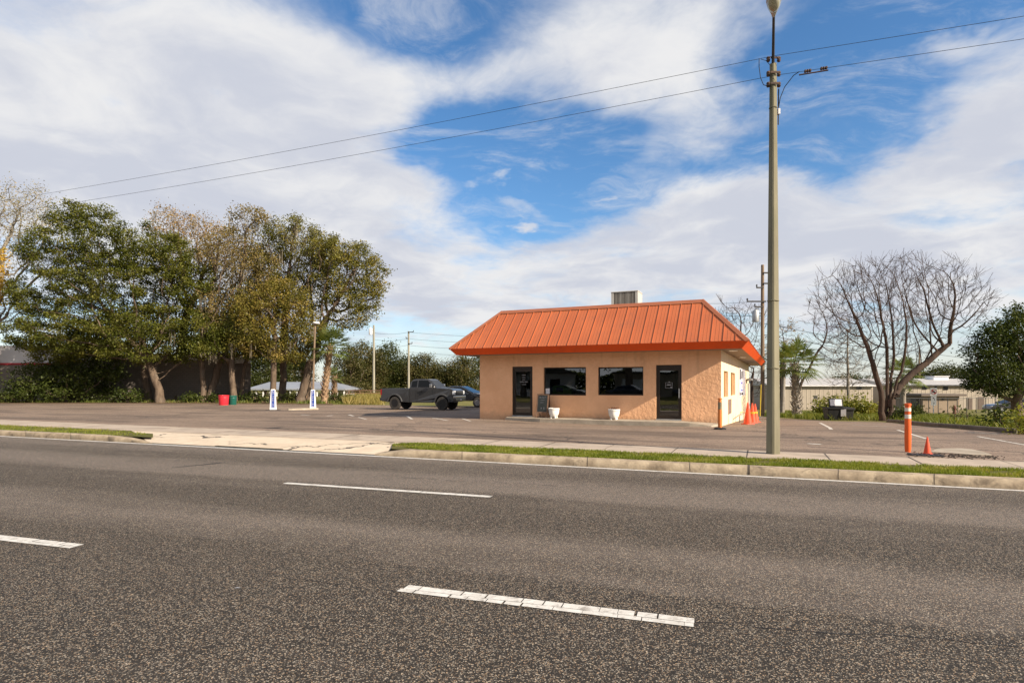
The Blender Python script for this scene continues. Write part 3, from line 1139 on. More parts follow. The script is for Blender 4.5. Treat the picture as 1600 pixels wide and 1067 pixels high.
# caps along the top edge and the four hips
cp = MB()
tq, ti = ring_pts(RI + 0.155, RZ - 0.115), ring_pts(RI - 0.20, RZ + 0.035)
t2, t3 = ring_pts(RI + 0.03, RZ + 0.035), ring_pts(RI - 0.20, 4.1)
for k in range(4):
    k2 = (k + 1) % 4
    cp.quad(tq[k], tq[k2], t2[k2], t2[k])
    cp.quad(t2[k], t2[k2], ti[k2], ti[k])
    cp.quad(ti[k], ti[k2], t3[k2], t3[k])
    # hip cap
    a, bq = Vector(o1[k]), Vector(o2[k])
    dr = (bq - a).normalized()
    side = dr.cross(Vector((0, 0, 1))).normalized()
    upn = side.cross(dr)
    q = []
    for p in (a, bq):
        q += [p - side * 0.13 - upn * 0.035, p - side * 0.02 + upn * 0.05, p + side * 0.02 + upn * 0.05, p + side * 0.13 - upn * 0.035]
    cp.add(q, [(0, 1, 5, 4), (1, 2, 6, 5), (2, 3, 7, 6), (0, 3, 2, 1), (4, 5, 6, 7)])
cp.build('roof_cap', M['roof_cap'], rest, recalc=False)
fr_ = MB()
q = ring_pts(RI - 0.2, 4.1)
fr_.quad(*q)
fr_.build('flat_roof', M['flat_roof'], rest, recalc=False)
fa = MB()
f1, f2, f0 = ring_pts(EO - 0.005, EZ - 0.012), ring_pts(FO, FZ), ring_pts(EO + 0.012, EZ - 0.002)
for k in range(4):
    k2 = (k + 1) % 4
    fa.quad(f2[k], f2[k2], f1[k2], f1[k])
    fa.quad(f1[k], f1[k2], f0[k2], f0[k])
fa.build('fascia', M['fascia'], rest, recalc=False)
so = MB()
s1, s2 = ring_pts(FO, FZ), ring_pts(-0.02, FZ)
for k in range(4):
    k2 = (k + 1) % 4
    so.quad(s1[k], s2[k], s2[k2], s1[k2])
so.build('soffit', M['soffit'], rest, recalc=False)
for (lx, ly) in ((0.38, 0.6), (0.38, 6.5)):
    dl = MB()
    dl.lathe([(0.16, 0), (0.16, -0.012), (0.11, -0.02)], 20, (lx, ly, FZ))
    dl.build('downlight', M['white'], rest, smooth='auto')

# walkway slab in front
slb = MB()
slb.add([(-8.75, -0.02, 0.098), (-8.75, -0.35, 0.06), (-6.9, -0.98, 0.09), (-1.0, -1.0, 0.085), (-0.25, -0.9, -0.01), (-0.02, -0.02, 0.03), (-1.6, -0.02, 0.098),
         (-8.75, -0.02, -0.3), (-8.75, -0.35, -0.3), (-6.9, -0.98, -0.3), (-1.0, -1.0, -0.3), (-0.25, -0.9, -0.3), (-0.02, -0.02, -0.3), (-1.6, -0.02, -0.3)],
        [(0, 1, 2, 6), (6, 2, 3), (6, 3, 4, 5), (0, 7, 8, 1), (1, 8, 9, 2), (2, 9, 10, 3), (3, 10, 11, 4), (4, 11, 12, 5)])
o = slb.build('walkway_path', M['concrete'])
o.location, o.rotation_euler = (BX, BY, 0), (0, 0, ROT)
tag(o, kind='structure')


def frame_box(mb, x0, x1, z0, z1, w_, y0, y1):
    mb.box(x0, x0 + w_, y0, y1, z0, z1)
    mb.box(x1 - w_, x1, y0, y1, z0, z1)
    mb.box(x0 + w_, x1 - w_, y0, y1, z1 - w_, z1)
    mb.box(x0 + w_, x1 - w_, y0, y1, z0, z0 + w_)


def glazed_door(h, handle_side, label):
    x0, x1, z0, z1 = h
    fr2 = MB()
    frame_box(fr2, x0 + .004, x1 - .004, z0 + 0.05, z1 - .004, 0.055, 0.05, 0.13)
    fr2.box(x0 + .06, x1 - .06, .06, .12, z1 - 0.15, z1 - 0.059)      # closer rail
    d = fr2.build('door', M['bronze'], rest)
    tag(d, label)
    st = MB()
    frame_box(st, x0 + .062, x1 - .062, z0 + 0.108, z1 - .152, 0.07, 0.075, 0.115)
    st.build('door_leaf', M['bronze'], d)
    gm = MB()
    gm.quad((x0 + .13, .095, z0 + .17), (x1 - .13, .095, z0 + .17), (x1 - .13, .095, z1 - .22), (x0 + .13, .095, z1 - .22))
    gm.build('pane', M['glass'], d, recalc=False)
    hm = MB()
    hx = x1 - .10 if handle_side > 0 else x0 + .10
    hm.tube([(hx, .075, z0 + .85), (hx, .02, z0 + .87), (hx, .02, z0 + 1.22), (hx, .075, z0 + 1.24)], 0.014, 8)
    hm.build('handle', M['steel'] if handle_side > 0 else M['black'], d)
    th = MB()
    th.box(x0 + .004, x1 - .004, -0.02, .15, z0 - .0, z0 + 0.045)
    th.build('threshold', M['steel'], d)
    return d


dl_ = glazed_door(DOORL, -1, 'glass door with rows of small white lettering')
dr_ = glazed_door(DOORR, 1, 'glass door with a small white sticker')


def fixed_window(h):
    x0, x1, z0, z1 = h
    fr2 = MB()
    frame_box(fr2, x0 + .004, x1 - .004, z0 + .004, z1 - .004, 0.045, 0.075, 0.135)
    wn = fr2.build('window', M['bronze'], rest)
    g_ = MB()
    g_.quad((x0 + .05, .10, z0 + .05), (x1 - .05, .10, z0 + .05), (x1 - .05, .10, z1 - .05), (x0 + .05, .10, z1 - .05))
    g_.build('pane', M['glass'], wn, recalc=False)
    return wn


wl_ = fixed_window(WINL)
wr_ = fixed_window(WINR)
# boarded side windows
for (a0, a1, b0, b1) in (sw1, sw2):
    bb = MB()
    bb.box(-0.13, -0.09, a0 + .005, a1 - .005, b0 + .005, b1 - .005)
    o = bb.build('window_board', M['plywood'], rest)
    f_ = MB()
    f_.box(-0.085, -0.045, (a0 + a1) / 2 - .12, (a0 + a1) / 2 + .12, b0 + .005, b1 - .005)
    f_.build('batten', M['plywood'], o)
vn = MB()
vn.box(0.0, 0.035, sy(1137.8), sy(1141.8), 0.22, 0.85)
vn.build('vent_panel', pm('vent_brown', (0.22, 0.15, 0.12), None, 3, 0.7), rest, bevel=0.01)
# painted menu panel with dark lettering, door and lamp towards the back of the side wall
pn = MB()
pn.box(0.003, 0.03, sy(1154.5), sy(1163.5), 0.85, 2.35)
ps = pn.build('wall_sign', pm('sign_panel', (0.70, 0.67, 0.70), (0.62, 0.55, 0.60), 2.5, 0.7, stain=(2.2, 0.4, (0.36, 0.20, 0.28))), rest)
for i, (ya, yb, za, zb) in enumerate(((.06, .22, 1.75, 2.30), (.30, .42, 1.8, 2.2), (.52, .60, 1.85, 2.25), (.25, .45, 1.5, 1.62), (.05, .2, .9, 1.05), (.28, .6, .9, 1.02), (.2, .5, 1.12, 1.2))):
    s0, s1 = sy(1154.5), sy(1163.5)
    tm_ = MB()
    tm_.box(0.031, 0.036, s0 + ya * (s1 - s0), s0 + yb * (s1 - s0), za, zb)
    tm_.build('lettering_mark', M['black'] if i not in (3, 6) else pm('sign_blue', (0.10, 0.12, 0.45)), ps)
dm = MB()
dm.box(0.003, 0.07, sy(1168.0), sy(1170.3), -0.9, 1.55)
sd_ = dm.build('side_door', pm('grey_door', (0.42, 0.40, 0.37), None, 2, 0.6), rest)
dm = MB()
dm.box(0.071, 0.11, sy(1168.6), sy(1168.9), 0.0, 0.2)
dm.build('handle', M['steel'], sd_)
lm = MB()
lm.box(0.0, 0.10, sy(1166.2), sy(1167.0), 1.70, 1.84)
lm.box(0.10, 0.34, sy(1165.4), sy(1167.6), 1.72, 1.86)
lm.build('wall_lamp', M['steel'], rest, bevel=0.02)
# low pipe rail along the side wall
pr = MB()
y0_, y1_ = sy(1145.5), sy(1158)
pr.tube([(0.28, y0_, -0.55), (0.28, y0_, 0.02), (0.28, y1_, 0.02), (0.28, y1_, -0.75)], 0.022, 8)
ra = pr.build('pipe_rail', M['steel'], None)
ra.location, ra.rotation_euler = (BX, BY, 0), (0, 0, ROT)
tag(ra, 'low grey pipe rail beside the sunlit side wall', 'rail')

# lettering on the doors (unreadably small in the photograph: rows of white strokes of the same size)
def stroke_rows(parent, x0, rows, y=0.088):
    mb = MB()
    r2 = random.Random(8)
    for (z, wdt, h) in rows:
        x = x0 - wdt / 2
        while x < x0 + wdt / 2:
            s = r2.uniform(0.012, 0.03)
            mb.quad((x, y, z), (x + s, y, z), (x + s, y, z + h), (x, y, z + h))
            x += s + r2.uniform(0.008, 0.014)
        mb.build('lettering', M['sticker'], parent, recalc=False)
        mb = MB()


xm = (DOORL[0] + DOORL[1]) / 2
stroke_rows(dl_, xm + .03, [(1.87, .17, .035), (1.77, .17, .03), (1.67, .13, .035), (1.575, .36, .04), (1.47, .18, .03)])
xm = (DOORR[0] + DOORR[1]) / 2
stk = MB()
frame_box(stk, xm - .14, xm + .13, 1.34, 1.56, .012, .082, .088)
stk.box(xm - .09, xm + .085, .082, .088, 1.45, 1.49)
stk.box(xm - .02, xm + .03, .082, .088, 1.565, 1.60)
stk.box(xm + .05, xm + .10, .082, .088, 1.36, 1.40)
stk.build('sticker', M['sticker'], dr_)
nt_ = MB()
nt_.box(WINL[0] + .06, WINL[0] + .24, .088, .093, WINL[2] + .06, WINL[2] + .29)
nt_.build('paper_notice', M['paper'], wl_)


# solid green shape added inside the left-hand window, standing for a reflection in it
def local_thing(name, label, cat, x, y, z, group=None, rz=0.0):
    p = Vector((BX + EX * x + NX * y, BY + EY * x + NY * y, z))
    return thing(name, label, cat, p, ROT + rz, group)


bs = local_thing('reflection_box', 'bright green box shape standing for a reflection in the window beside the chalkboard', 'box', WINL[0] + .72, .42, 0.085)
gm_ = pm('green_reflection', (0.16, 0.34, 0.02), (0.11, 0.25, 0.015), 3, 0.6)
g_ = MB()
g_.box(-.44, .44, -.16, .16, 0.93, 1.36)
g_.build('box_shell', gm_, bs, bevel=.05)
g_ = MB()
g_.box(-.24, .06, -.17, -.161, 1.07, 1.27)
g_.build('dark_centre', M['black'], bs)
g_ = MB()
g_.box(-.42, .42, -.15, .15, 0.90, 0.929)
for sx_ in (-.36, .36):
    g_.box(sx_ - .03, sx_ + .03, -.1, .1, 0, .90)
g_.build('stand', M['black'], bs)
# ------------------------------------------------------------------ rooftop unit
M['ac_metal'] = pm('ac_metal', (0.50, 0.47, 0.42), (0.42, 0.39, 0.35), 2, 0.6, 0.4)
M['ac_dark'] = pm('ac_coil', (0.085, 0.068, 0.055), (0.12, 0.10, 0.085), 3, 0.7, stretch=(8, 8, 1))


def loc_at(px, depth):
    """local x in the building frame of the photo column at a given local depth"""
    s = (px - CX) / FX
    return (s * (BY + NY * depth) - (BX + NX * depth)) / (EX - s * EY)


def loc_z(px, py, depth):
    x = loc_at(px, depth)
    return CAMZ + (HY - py) / FX * (BY + NY * depth + x * EY)


ad = 4.0
ax0, ax1 = loc_at(955.0, ad), loc_at(996.5, ad)
az1 = loc_z(996, 453.5, ad)
ac = local_thing('rooftop_air_conditioner', 'beige ribbed air conditioner box on the orange roof', 'air conditioner', (ax0 + ax1) / 2, ad, 4.1)
hw_, hh_ = (ax1 - ax0) / 2, az1 - 4.1
ady = 0.95
g_ = MB()
g_.box(-hw_ + .03, hw_ - .03, .03, ady - .03, .35, hh_ - .05)
g_.build('coil', M['ac_dark'], ac)
for sx_ in (-1, 1):
    for y_ in (0, ady - .1):
        g_ = MB()
        g_.box(sx_ * hw_ - (.12 if sx_ > 0 else 0), sx_ * hw_ + (.12 if sx_ < 0 else 0), y_, y_ + .1, .3, hh_ - .045)
        g_.build('corner_panel', M['ac_metal'], ac)
g_ = MB()
g_.box(hw_ - .028, hw_ - .004, .101, ady - .101, .30, hh_ - .045)
g_.build('side_panel', M['ac_metal'], ac)
g_ = MB()
for i in range(1, 15):
    if i in (5, 10):
        wd_ = .03
    else:
        wd_ = .010
    x_ = -hw_ + .12 + (2 * hw_ - .24) * i / 15
    g_.box(x_ - wd_ / 2, x_ + wd_ / 2, .008, .028, .3, hh_ - .045)
g_.build('grille', M['ac_metal'], ac)
g_ = MB()
g_.box(-hw_ - .015, hw_ + .015, -.015, ady + .015, hh_ - .044, hh_)
g_.build('top_cover', M['ac_metal'], ac, bevel=.01)
g_ = MB()
g_.box(-hw_, hw_, .03, ady, 0, .299)
g_.build('base_curb', M['ac_dark'], ac)
g_ = MB()
g_.box(-hw_ - .30, -hw_ - .06, .3, .55, 0, .86)
g_.build('electrical_box', M['ac_dark'], ac)

# ------------------------------------------------------------------ street light on its concrete pole, and the wires
M['pole'] = pm('pole_concrete', (0.235, 0.215, 0.15), (0.165, 0.15, 0.105), 1.5, 0.9, 0.15, 0.35, 25, 0.01, stain=(1.3, 0.6, (0.10, 0.115, 0.06)), stretch=(2, 2, 0.35))
M['rust'] = pm('rusty_bracket', (0.10, 0.055, 0.035), (0.05, 0.035, 0.03), 8, 0.8)
M['dark_metal'] = pm('dark_metal', (0.035, 0.033, 0.032), (0.055, 0.05, 0.047), 5, 0.55, 0.4, metal=0.4)
M['cable'] = pm('cable', (0.02, 0.02, 0.022), None, 3, 0.7)
M['porcelain'] = pm('porcelain', (0.62, 0.60, 0.60), None, 3, 0.3)
PB = gp(1208, 709.5)
PY = PB.y


def pz(py, Y=PY):
    return CAMZ + (HY - py) / FX * Y


light = thing('street_light', 'tall weathered square concrete light pole with a cobra head lamp at the sidewalk', 'street light', (PB.x, PB.y, 0))
ptop = pz(100)
wb, wt = 0.113, 0.056
ca = R(23)
rings, vs, fs = [], [], []
for k in range(13):
    z = -0.4 + (ptop + 0.4) * k / 12
    h = wb + (wt - wb) * max(z, 0) / ptop
    c_ = h * 0.28
    oct_ = [(h, -h + c_), (h, h - c_), (h - c_, h), (-h + c_, h), (-h, h - c_), (-h, -h + c_), (-h + c_, -h), (h - c_, -h)]
    vs += [(x * math.cos(ca) - y * math.sin(ca), x * math.sin(ca) + y * math.cos(ca), z) for x, y in oct_]
for k in range(12):
    for i in range(8):
        j = (i + 1) % 8
        fs.append((k * 8 + i, k * 8 + j, k * 8 + 8 + j, k * 8 + 8 + i))
fs.append(tuple(96 + i for i in range(8)))
MB().add(vs, fs).build('pole', M['pole'], light)
# arm runs out over the road towards the camera side
toward = Vector((-PB.x * 0.27 + 0.42 * 0.0, -PB.y, 0)).normalized()
toward = Vector((-0.40, -0.917, 0))
arm_end = toward * 1.25 + Vector((0, 0, pz(24, PY - 1.15)))
am = MB()
am.tube([(0, 0, ptop - .55), (0, 0, ptop - .05), toward * .15 + Vector((0, 0, ptop + .10)), toward * .7 + Vector((0, 0, ptop + (arm_end.z - ptop) * .72)), arm_end], [.032, .032, .03, .027, .025], 10)
am.build('arm', M['dark_metal'], light, smooth='auto')
hd = MB()
X_ = Vector((toward.y, -toward.x, 0))
Mh = Matrix((( toward.x, X_.x, 0, arm_end.x), (toward.y, X_.y, 0, arm_end.y), (0.10, 0, 1, arm_end.z), (0, 0, 0, 1)))
secs = [(-0.02, .035, .03, -.03), (.08, .055, .05, -.045), (.22, .105, .09, -.05), (.40, .135, .11, -.04), (.58, .125, .10, -.03), (.70, .07, .07, -.02)]
vs, fs = [], []
for (xx, ww, up_, dn) in secs:
    for k in range(12):
        a = 2 * math.pi * k / 12
        yy, zz = math.cos(a) * ww, math.sin(a)
        vs.append(Mh @ Vector((xx, yy, zz * up_ if zz > 0 else -zz * dn)))
for i in range(len(secs) - 1):
    for k in range(12):
        fs.append((i * 12 + k, i * 12 + (k + 1) % 12, i * 12 + 12 + (k + 1) % 12, i * 12 + 12 + k))
fs += [tuple(range(12)), tuple(60 + k for k in reversed(range(12)))]
lh = hd.add(vs, fs).build('lamp_head', M['steel'], light, smooth='auto')
ln = MB()
vs, fs = [], []
for (xx, ww, dn) in ((.20, .06, .05), (.28, .10, .10), (.40, .115, .13), (.52, .105, .11), (.60, .06, .05)):
    for k in range(9):
        a = math.pi * k / 8
        vs.append(Mh @ Vector((xx, math.cos(a) * ww, -.035 - math.sin(a) * dn)))
for i in range(4):
    for k in range(8):
        fs.append((i * 9 + k, i * 9 + k + 1, i * 9 + 10 + k, i * 9 + 9 + k))
M['lens'] = pm('lamp_lens', (0.34, 0.33, 0.24), (0.26, 0.25, 0.18), 6, 0.12, 0.6)
ln.add(vs, fs).build('lens', M['lens'], lh, smooth='auto')
for z in (pz(94), pz(116.5), pz(133.5)):
    br = MB()
    r_ = .078
    for sx_ in (-1, 1):
        br.lathe([(0.0, -.05), (.03, -.05), (.042, -.02), (.03, 0.0), (.042, .02), (.03, .05), (0.0, .05)], 10, (sx_ * (r_ + .035), -.02, z))
    br.box(-r_ - .01, r_ + .01, -r_ - .02, -r_ - .005, z - .02, z + .02)
    br.build('bracket', M['rust'], light, smooth='auto')
for zz in (pz(169), pz(470), pz(575)):
    bnd = MB()
    hb = wb + (wt - wb) * zz / ptop + .006
    bnd.lathe([(hb * 1.22, -.012), (hb * 1.25, 0), (hb * 1.22, .012)], 16, (0, 0, zz))
    bnd.build('band', M['pole'], light)
jb = MB()
jb.box(.085, .135, -.05, .03, pz(180), pz(171))
jb.build('junction_box', M['porcelain'], light, bevel=.008)
cd_ = MB()
cd_.tube([(.10, -.02, pz(196)), (.105, -.02, pz(150)), (.11, -.02, pz(140))], .012, 6)
cd_.build('conduit', M['cable'], light)

rdv = Vector((-0.939, 0.344, 0))


def wire(pz0, name, label, zl, zr, sagl, sagr):
    o = thing(name, label, 'cable', (PB.x, PB.y, 0))
    mb = MB()
    for sgn, L, z1, sag in ((1, 46.0, zl, sagl), (-1, 46.0, zr, sagr)):
        pts = []
        for k in range(25):
            t_ = k / 24
            p = rdv * (sgn * L * t_)
            pts.append((p.x, p.y - .10, pz0 + (z1 - pz0) * t_ - 4 * sag * t_ * (1 - t_)))
        mb.tube(pts, .0048, 5)
    mb.build('strand', M['cable'], o)
    return o


w1 = wire(pz(91.5), 'power_cable', 'upper dark cable running past the pole top along the road', pz(91.5) + .05, pz(91.5) + .2, .35, .30)
w2 = wire(pz(122), 'power_cable', 'lower dark cable with an insulator pair beside the pole', pz(122) + .05, pz(122) + .2, .40, .32)
ins = MB()
p0 = -rdv
for dd_ in (.62, .92):
    c_ = p0 * dd_
    zz = pz(122) - .02
    for k in range(3):
        ins.lathe([(.0, -.02), (.034, -.012), (.034, .012), (.0, .02)], 10, (0, 0, 0), Matrix.Translation((c_.x + p0.x * (k - 1) * .045, c_.y - .10 + p0.y * (k - 1) * .045, zz)) @ Matrix.Rotation(R(90), 4, 'Y'))
ins.tube([(p0 * .5)[:2] + (pz(122) - .03,), (p0 * 1.05)[:2] + (pz(122) - .03,)], .014, 6)
io = ins.build('insulator', M['rust'], w2, smooth='auto')
tp = MB()
tp.tube([(-.30, .0, pz(92)), (-.31, -.02, pz(105)), (-.28, -.02, pz(122)), (-.22, -.03, pz(134)), (-.08, -.05, pz(138))], .008, 5)
tp.tube([(.44, -.25, pz(122)), (.34, -.2, pz(126)), (.20, -.1, pz(140)), (.13, -.05, pz(155)), (.11, -.02, pz(168))], .009, 5)
tp.tube([(-.26, .0, pz(93)), (-.16, -.02, pz(96)), (-.08, -.04, pz(104))], .006, 5)
tp.build('tap_cable', M['cable'], w2)

# ------------------------------------------------------------------ planters, chalkboard sign
M['glaze'] = pm('planter_glaze', (0.74, 0.72, 0.68), (0.64, 0.62, 0.60), 7, 0.55, 0.4, 0.3, 9, 0.02, stain=(9, 0.5, (0.36, 0.33, 0.34)))
M['pot_soil'] = pm('potting_soil', (0.07, 0.035, 0.02), (0.12, 0.055, 0.03), 12, 0.95, 0.1, 0.6, 40, 0.02)


def planter(px, dy, label, size, plants):
    o = local_thing('planter', label, 'planter', wx(px) + dy * 0.0, -dy, 0.09, 'white planters on the walkway')
    s = size
    body = MB()
    prof = [(.10, .05), (.135, .08), (.175, .16), (.195, .26), (.20, .32), (.215, .335), (.215, .375), (.195, .385), (.185, .35), (.16, .33), (0, .33)]
    n = 28
    vs, fs = [], []
    for j, (r, z) in enumerate(prof):
        for k in range(n):
            t_ = 2 * math.pi * k / n
            sw_ = 1 + (.05 * math.cos(4 * t_) if 1 <= j <= 4 else 0)
            vs.append((r * sw_ * s * math.cos(t_), r * sw_ * s * math.sin(t_), z * s))
    for j in range(len(prof) - 1):
        for k in range(n):
            fs.append((j * n + k, j * n + (k + 1) % n, (j + 1) * n + (k + 1) % n, (j + 1) * n + k))
    fs.append(tuple(reversed(range(n))))
    body.add(vs, fs).build('bowl', M['glaze'], o, smooth='auto')
    for k in range(4):
        ft = MB()
        t_ = R(45 + 90 * k)
        ft.lathe([(.035 * s, 0), (.04 * s, .03 * s), (.03 * s, .08 * s), (.02 * s, .12 * s)], 10, (.115 * s * math.cos(t_), .115 * s * math.sin(t_), 0))
        ft.build('foot', M['glaze'], o, smooth='auto')
    sl_ = MB()
    sl_.lathe([(.18 * s, .345 * s), (.12 * s, .37 * s), (0, .385 * s)], 16)
    sl_.build('soil', M['pot_soil'], o)
    if plants:
        r3 = random.Random(px)
        pts = []
        for k in range(90):
            a, rr = r3.uniform(0, 6.28), .16 * s * math.sqrt(r3.random())
            pts.append((rr * math.cos(a), rr * math.sin(a), .36 * s))
        p = blades('dead_plant', pts, .03, .13, .012, pm('dead_plant', (0.16, 0.06, 0.03), (0.10, 0.045, 0.025), 8, 0.9), 9, .6)
        p.parent = o
    return o


planter(871, .42, 'white lion-faced planter pot beside the chalkboard sign, empty', 1.10, False)
planter(963.5, .40, 'white planter pot with dead brown stems below the dark window', 1.10, True)

M['slate'] = pm('chalkboard', (0.018, 0.022, 0.022), (0.028, 0.033, 0.033), 3, 0.6)
M['chalk'] = pm('chalk', (0.16, 0.16, 0.18))
M['oldwood'] = pm('old_wood', (0.22, 0.13, 0.085), (0.13, 0.075, 0.05), 5, 0.8, stretch=(4, 4, .6))
cbx = (wx(843.6) + wx(862.5)) / 2 + .02
cb = local_thing('chalkboard_sign', 'wooden a-frame chalkboard leaning open by the white planter', 'sign', cbx, -.34, 0.094)
for sgn, nm in ((-1, 'front'), (1, 'back')):
    tilt = Matrix.Translation((0, sgn * .03, 0.99)) @ Matrix.Rotation(R(11) * sgn * 1, 4, 'X')
    fr2 = MB()
    for sx_ in (-1, 1):
        fr2.box(sx_ * .235 - .022, sx_ * .235 + .022, -.014, .014, -1.0, 0, tilt)
    fr2.box(-.213, .213, -.014, .014, -.05, 0, tilt)
    fr2.box(-.213, .213, -.014, .014, -.80, -.75, tilt)
    f = fr2.build('frame', M['oldwood'], cb)
    bd = MB()
    bd.box(-.212, .212, -.008, .008, -.749, -.051, tilt)
    b_ = bd.build('board', M['slate'], f)
    if sgn < 0:
        r3 = random.Random(2)
        for (x0, z0, w_, h_) in ((-.14, -.14, .04, .09), (-.06, -.15, .05, .08), (.02, -.15, .05, .09), (.10, -.13, .03, .05), (-.10, -.26, .18, .02), (-.06, -.60, .05, .09), (.05, -.60, .05, .09), (-.1, -.36, .15, .015)):
            ck = MB()
            for k in range(3):
                xx = x0 + r3.uniform(0, w_)
                ck.box(xx, xx + .008, -.0105, -.0085, z0 - h_ / 2, z0 + h_ / 2, tilt)
            ck.box(x0, x0 + w_, -.0105, -.0085, z0 + r3.uniform(-h_, h_) * .4, z0 + .008, tilt)
            ck.build('chalk_lettering', M['chalk'], b_)

# ------------------------------------------------------------------ traffic posts and cones
M['cone'] = pm('cone_orange', (0.72, 0.085, 0.03), (0.64, 0.07, 0.025), 3, 0.5, 0.35, stain=(5, 0.35, (0.40, 0.06, 0.03)))
M['post_orange'] = pm('post_orange', (0.74, 0.12, 0.02), (0.66, 0.10, 0.018), 2, 0.5, 0.35, stain=(4, 0.3, (0.45, 0.09, 0.03)))
M['post_faded'] = pm('post_faded', (0.62, 0.20, 0.05), (0.55, 0.16, 0.04), 3, 0.6, 0.3, stain=(4, 0.4, (0.35, 0.14, 0.05)))
M['reflect'] = pm('reflective_band', (0.72, 0.66, 0.58), (0.62, 0.55, 0.46), 9, 0.5, stain=(8, 0.5, (0.55, 0.30, 0.18)))
M['reflect_dirty'] = pm('dirty_band', (0.24, 0.19, 0.11), (0.16, 0.13, 0.08), 6, 0.6)
M['rubber'] = pm('rubber', (0.012, 0.012, 0.013), (0.022, 0.022, 0.022), 6, 0.8)


def cone(p, h, label, group, tape=False):
    o = thing('traffic_cone', label, 'traffic cone', p, R(20), group)
    s = h / .91
    b_ = MB()
    rb = .175 * s
    b_.lathe([(rb * 1.02, .03 * s), (rb, .05 * s), (.032 * s, .86 * s), (.026 * s, .905 * s), (.015 * s, .91 * s)], 24)
    b_.build('cone_body', M['cone'], o, smooth='auto')
    q = MB()
    q.box(-.19 * s, .19 * s, -.19 * s, .19 * s, 0.002, .035 * s)
    q.build('base', M['cone'] if not tape else M['cone'], o, bevel=.02 * s)
    return o


cy = 24.3
for (px, py_, h, lab) in ((1168.6, 662.8, .92, 'orange traffic cone nearest the restaurant corner, standing apart'),
                          (1175.5, 660.6, .90, 'orange traffic cone, middle one of three by the side wall'),
                          (1180.0, 659.5, .88, 'orange traffic cone at the back of the three by the side wall')):
    cone(gp(px, py_), h, lab, 'orange cones by the side wall')
c5 = gp(1175.5, 660.6)
c6 = gp(1180.0, 659.5)
tb = MB()
for c_ in (c5, c6):
    tb.lathe([(.115, .42), (.10, .50)], 20, (c_.x, c_.y, c_.z))
tb.tube([(c5.x - .5, c5.y + .15, c5.z + .47), (c5.x, c5.y - .11, c5.z + .46), (c6.x, c6.y - .11, c6.z + .47), (c6.x + .1, c6.y, c6.z + .46)], .02, 6)
tag(tb.build('caution_tape', pm('tape_yellow', (0.60, 0.38, 0.03)), None), 'yellow tape tied around two orange cones', 'tape')
cone(gp(1449, 709), .37, 'small orange cone beside the broken concrete slab', None)


def delineator(p, h, label, bands, mt, flat_base):
    o = thing('delineator_post', label, 'traffic post', p, 0)
    r = .062 if not flat_base else .066
    b_ = MB()
    b_.lathe([(r * .85, .0), (r * .98, .08), (r * 1.05, .3), (r * 1.02, .55), (r * .9, h - .12), (r * .9, h - .03), (r * .7, h)], 20)
    b_.build('tube', mt, o, smooth='auto')
    for (z0, z1, m_) in bands:
        q = MB()
        q.lathe([(r * .935 + .003, z0), (r * .92 + .003, z1)], 20)
        q.build('reflective_band', m_, o, smooth='auto')
    t_ = MB()
    t_.lathe([(r * .55, h - .004), (r * 1.05, h + .004), (r * 1.05, h + .05), (r * .8, h + .055)], 16)
    t_.build('cap', mt, o, smooth='auto')
    if flat_base:
        q = MB()
        q.lathe([(.21, .0), (.21, .03), (.15, .055), (.08, .06)], 8)
        q.build('base', M['rubber'], o)
    return o


delineator(gp(1125, 670.5), .98, 'faded orange delineator post on a black base at the restaurant corner', [(.66, .90, M['reflect_dirty'])], M['post_faded'], True)
delineator(gp(1418.5, 706), 1.02, 'bright orange delineator post with two white bands by the sidewalk', [(.74, .83, M['reflect']), (.90, .975, M['reflect'])], M['post_orange'], False)

# patched asphalt and broken slab beside the post
bs_ = MB()
pl_ = [gp(*q) for q in ((1452, 707), (1464, 702.5), (1500, 701.0), (1516, 703), (1538, 707), (1549, 712), (1530, 711.5), (1490, 709.5))]
n = len(pl_)
vs = [(p.x, p.y, .018 + .012 * (i % 2)) for i, p in enumerate(pl_)] + [(p.x, p.y, -.1) for p in pl_]
bs_.add(vs, [tuple(range(n))] + [(i, n + i, n + (i + 1) % n, (i + 1) % n) for i in range(n)])
tag(bs_.build('concrete_slab', M['concrete'], bevel=.006, seg=1), 'broken flat concrete slab in the lot beside the small cone', 'slab')
M['crumb'] = pm('crumbled_asphalt', (0.05, 0.042, 0.036), (0.11, 0.09, 0.075), 9, 0.95, 0.1, 0.9, 25, 0.03)
cr_ = MB()
r3 = random.Random(11)
for k in range(300):
    t_ = r3.random()
    p = gp(1425 + 135 * t_ + r3.gauss(0, 5), 709.5 + 5.5 * t_ + r3.gauss(0, 1.9))
    s = r3.uniform(.005, .022)
    T = Matrix.Translation((p.x, p.y, .004 + s * .2)) @ Matrix.Rotation(r3.uniform(0, 3), 4, 'Z') @ Matrix.Rotation(r3.uniform(-.5, .5), 4, 'X')
    cr_.box(-s, s, -s * .7, s * .7, -s * .4, s * .4, T)
tag(cr_.build('rubble', M['crumb']), kind='stuff')
gt_ = MB()
p = gp(1446, 711.5)
gt_.box(-.30, .30, -.16, .16, -.02, .022)
for k in range(7):
    gt_.box(-.27 + k * .09 - .012, -.27 + k * .09 + .012, -.13, .13, .023, .032)
o = gt_.build('drain_cover', M['dark_metal'], bevel=.01)
o.location = (p.x, p.y, p.z)
o.rotation_euler = (0, 0, ROT)
tag(o, 'dark metal drain cover in the asphalt under the small cone', 'drain cover')

# ------------------------------------------------------------------ accessible parking posts and wheel stop
M['blue'] = pm('sign_blue_panel', (0.012, 0.05, 0.30), (0.010, 0.045, 0.27), 4, 0.5)


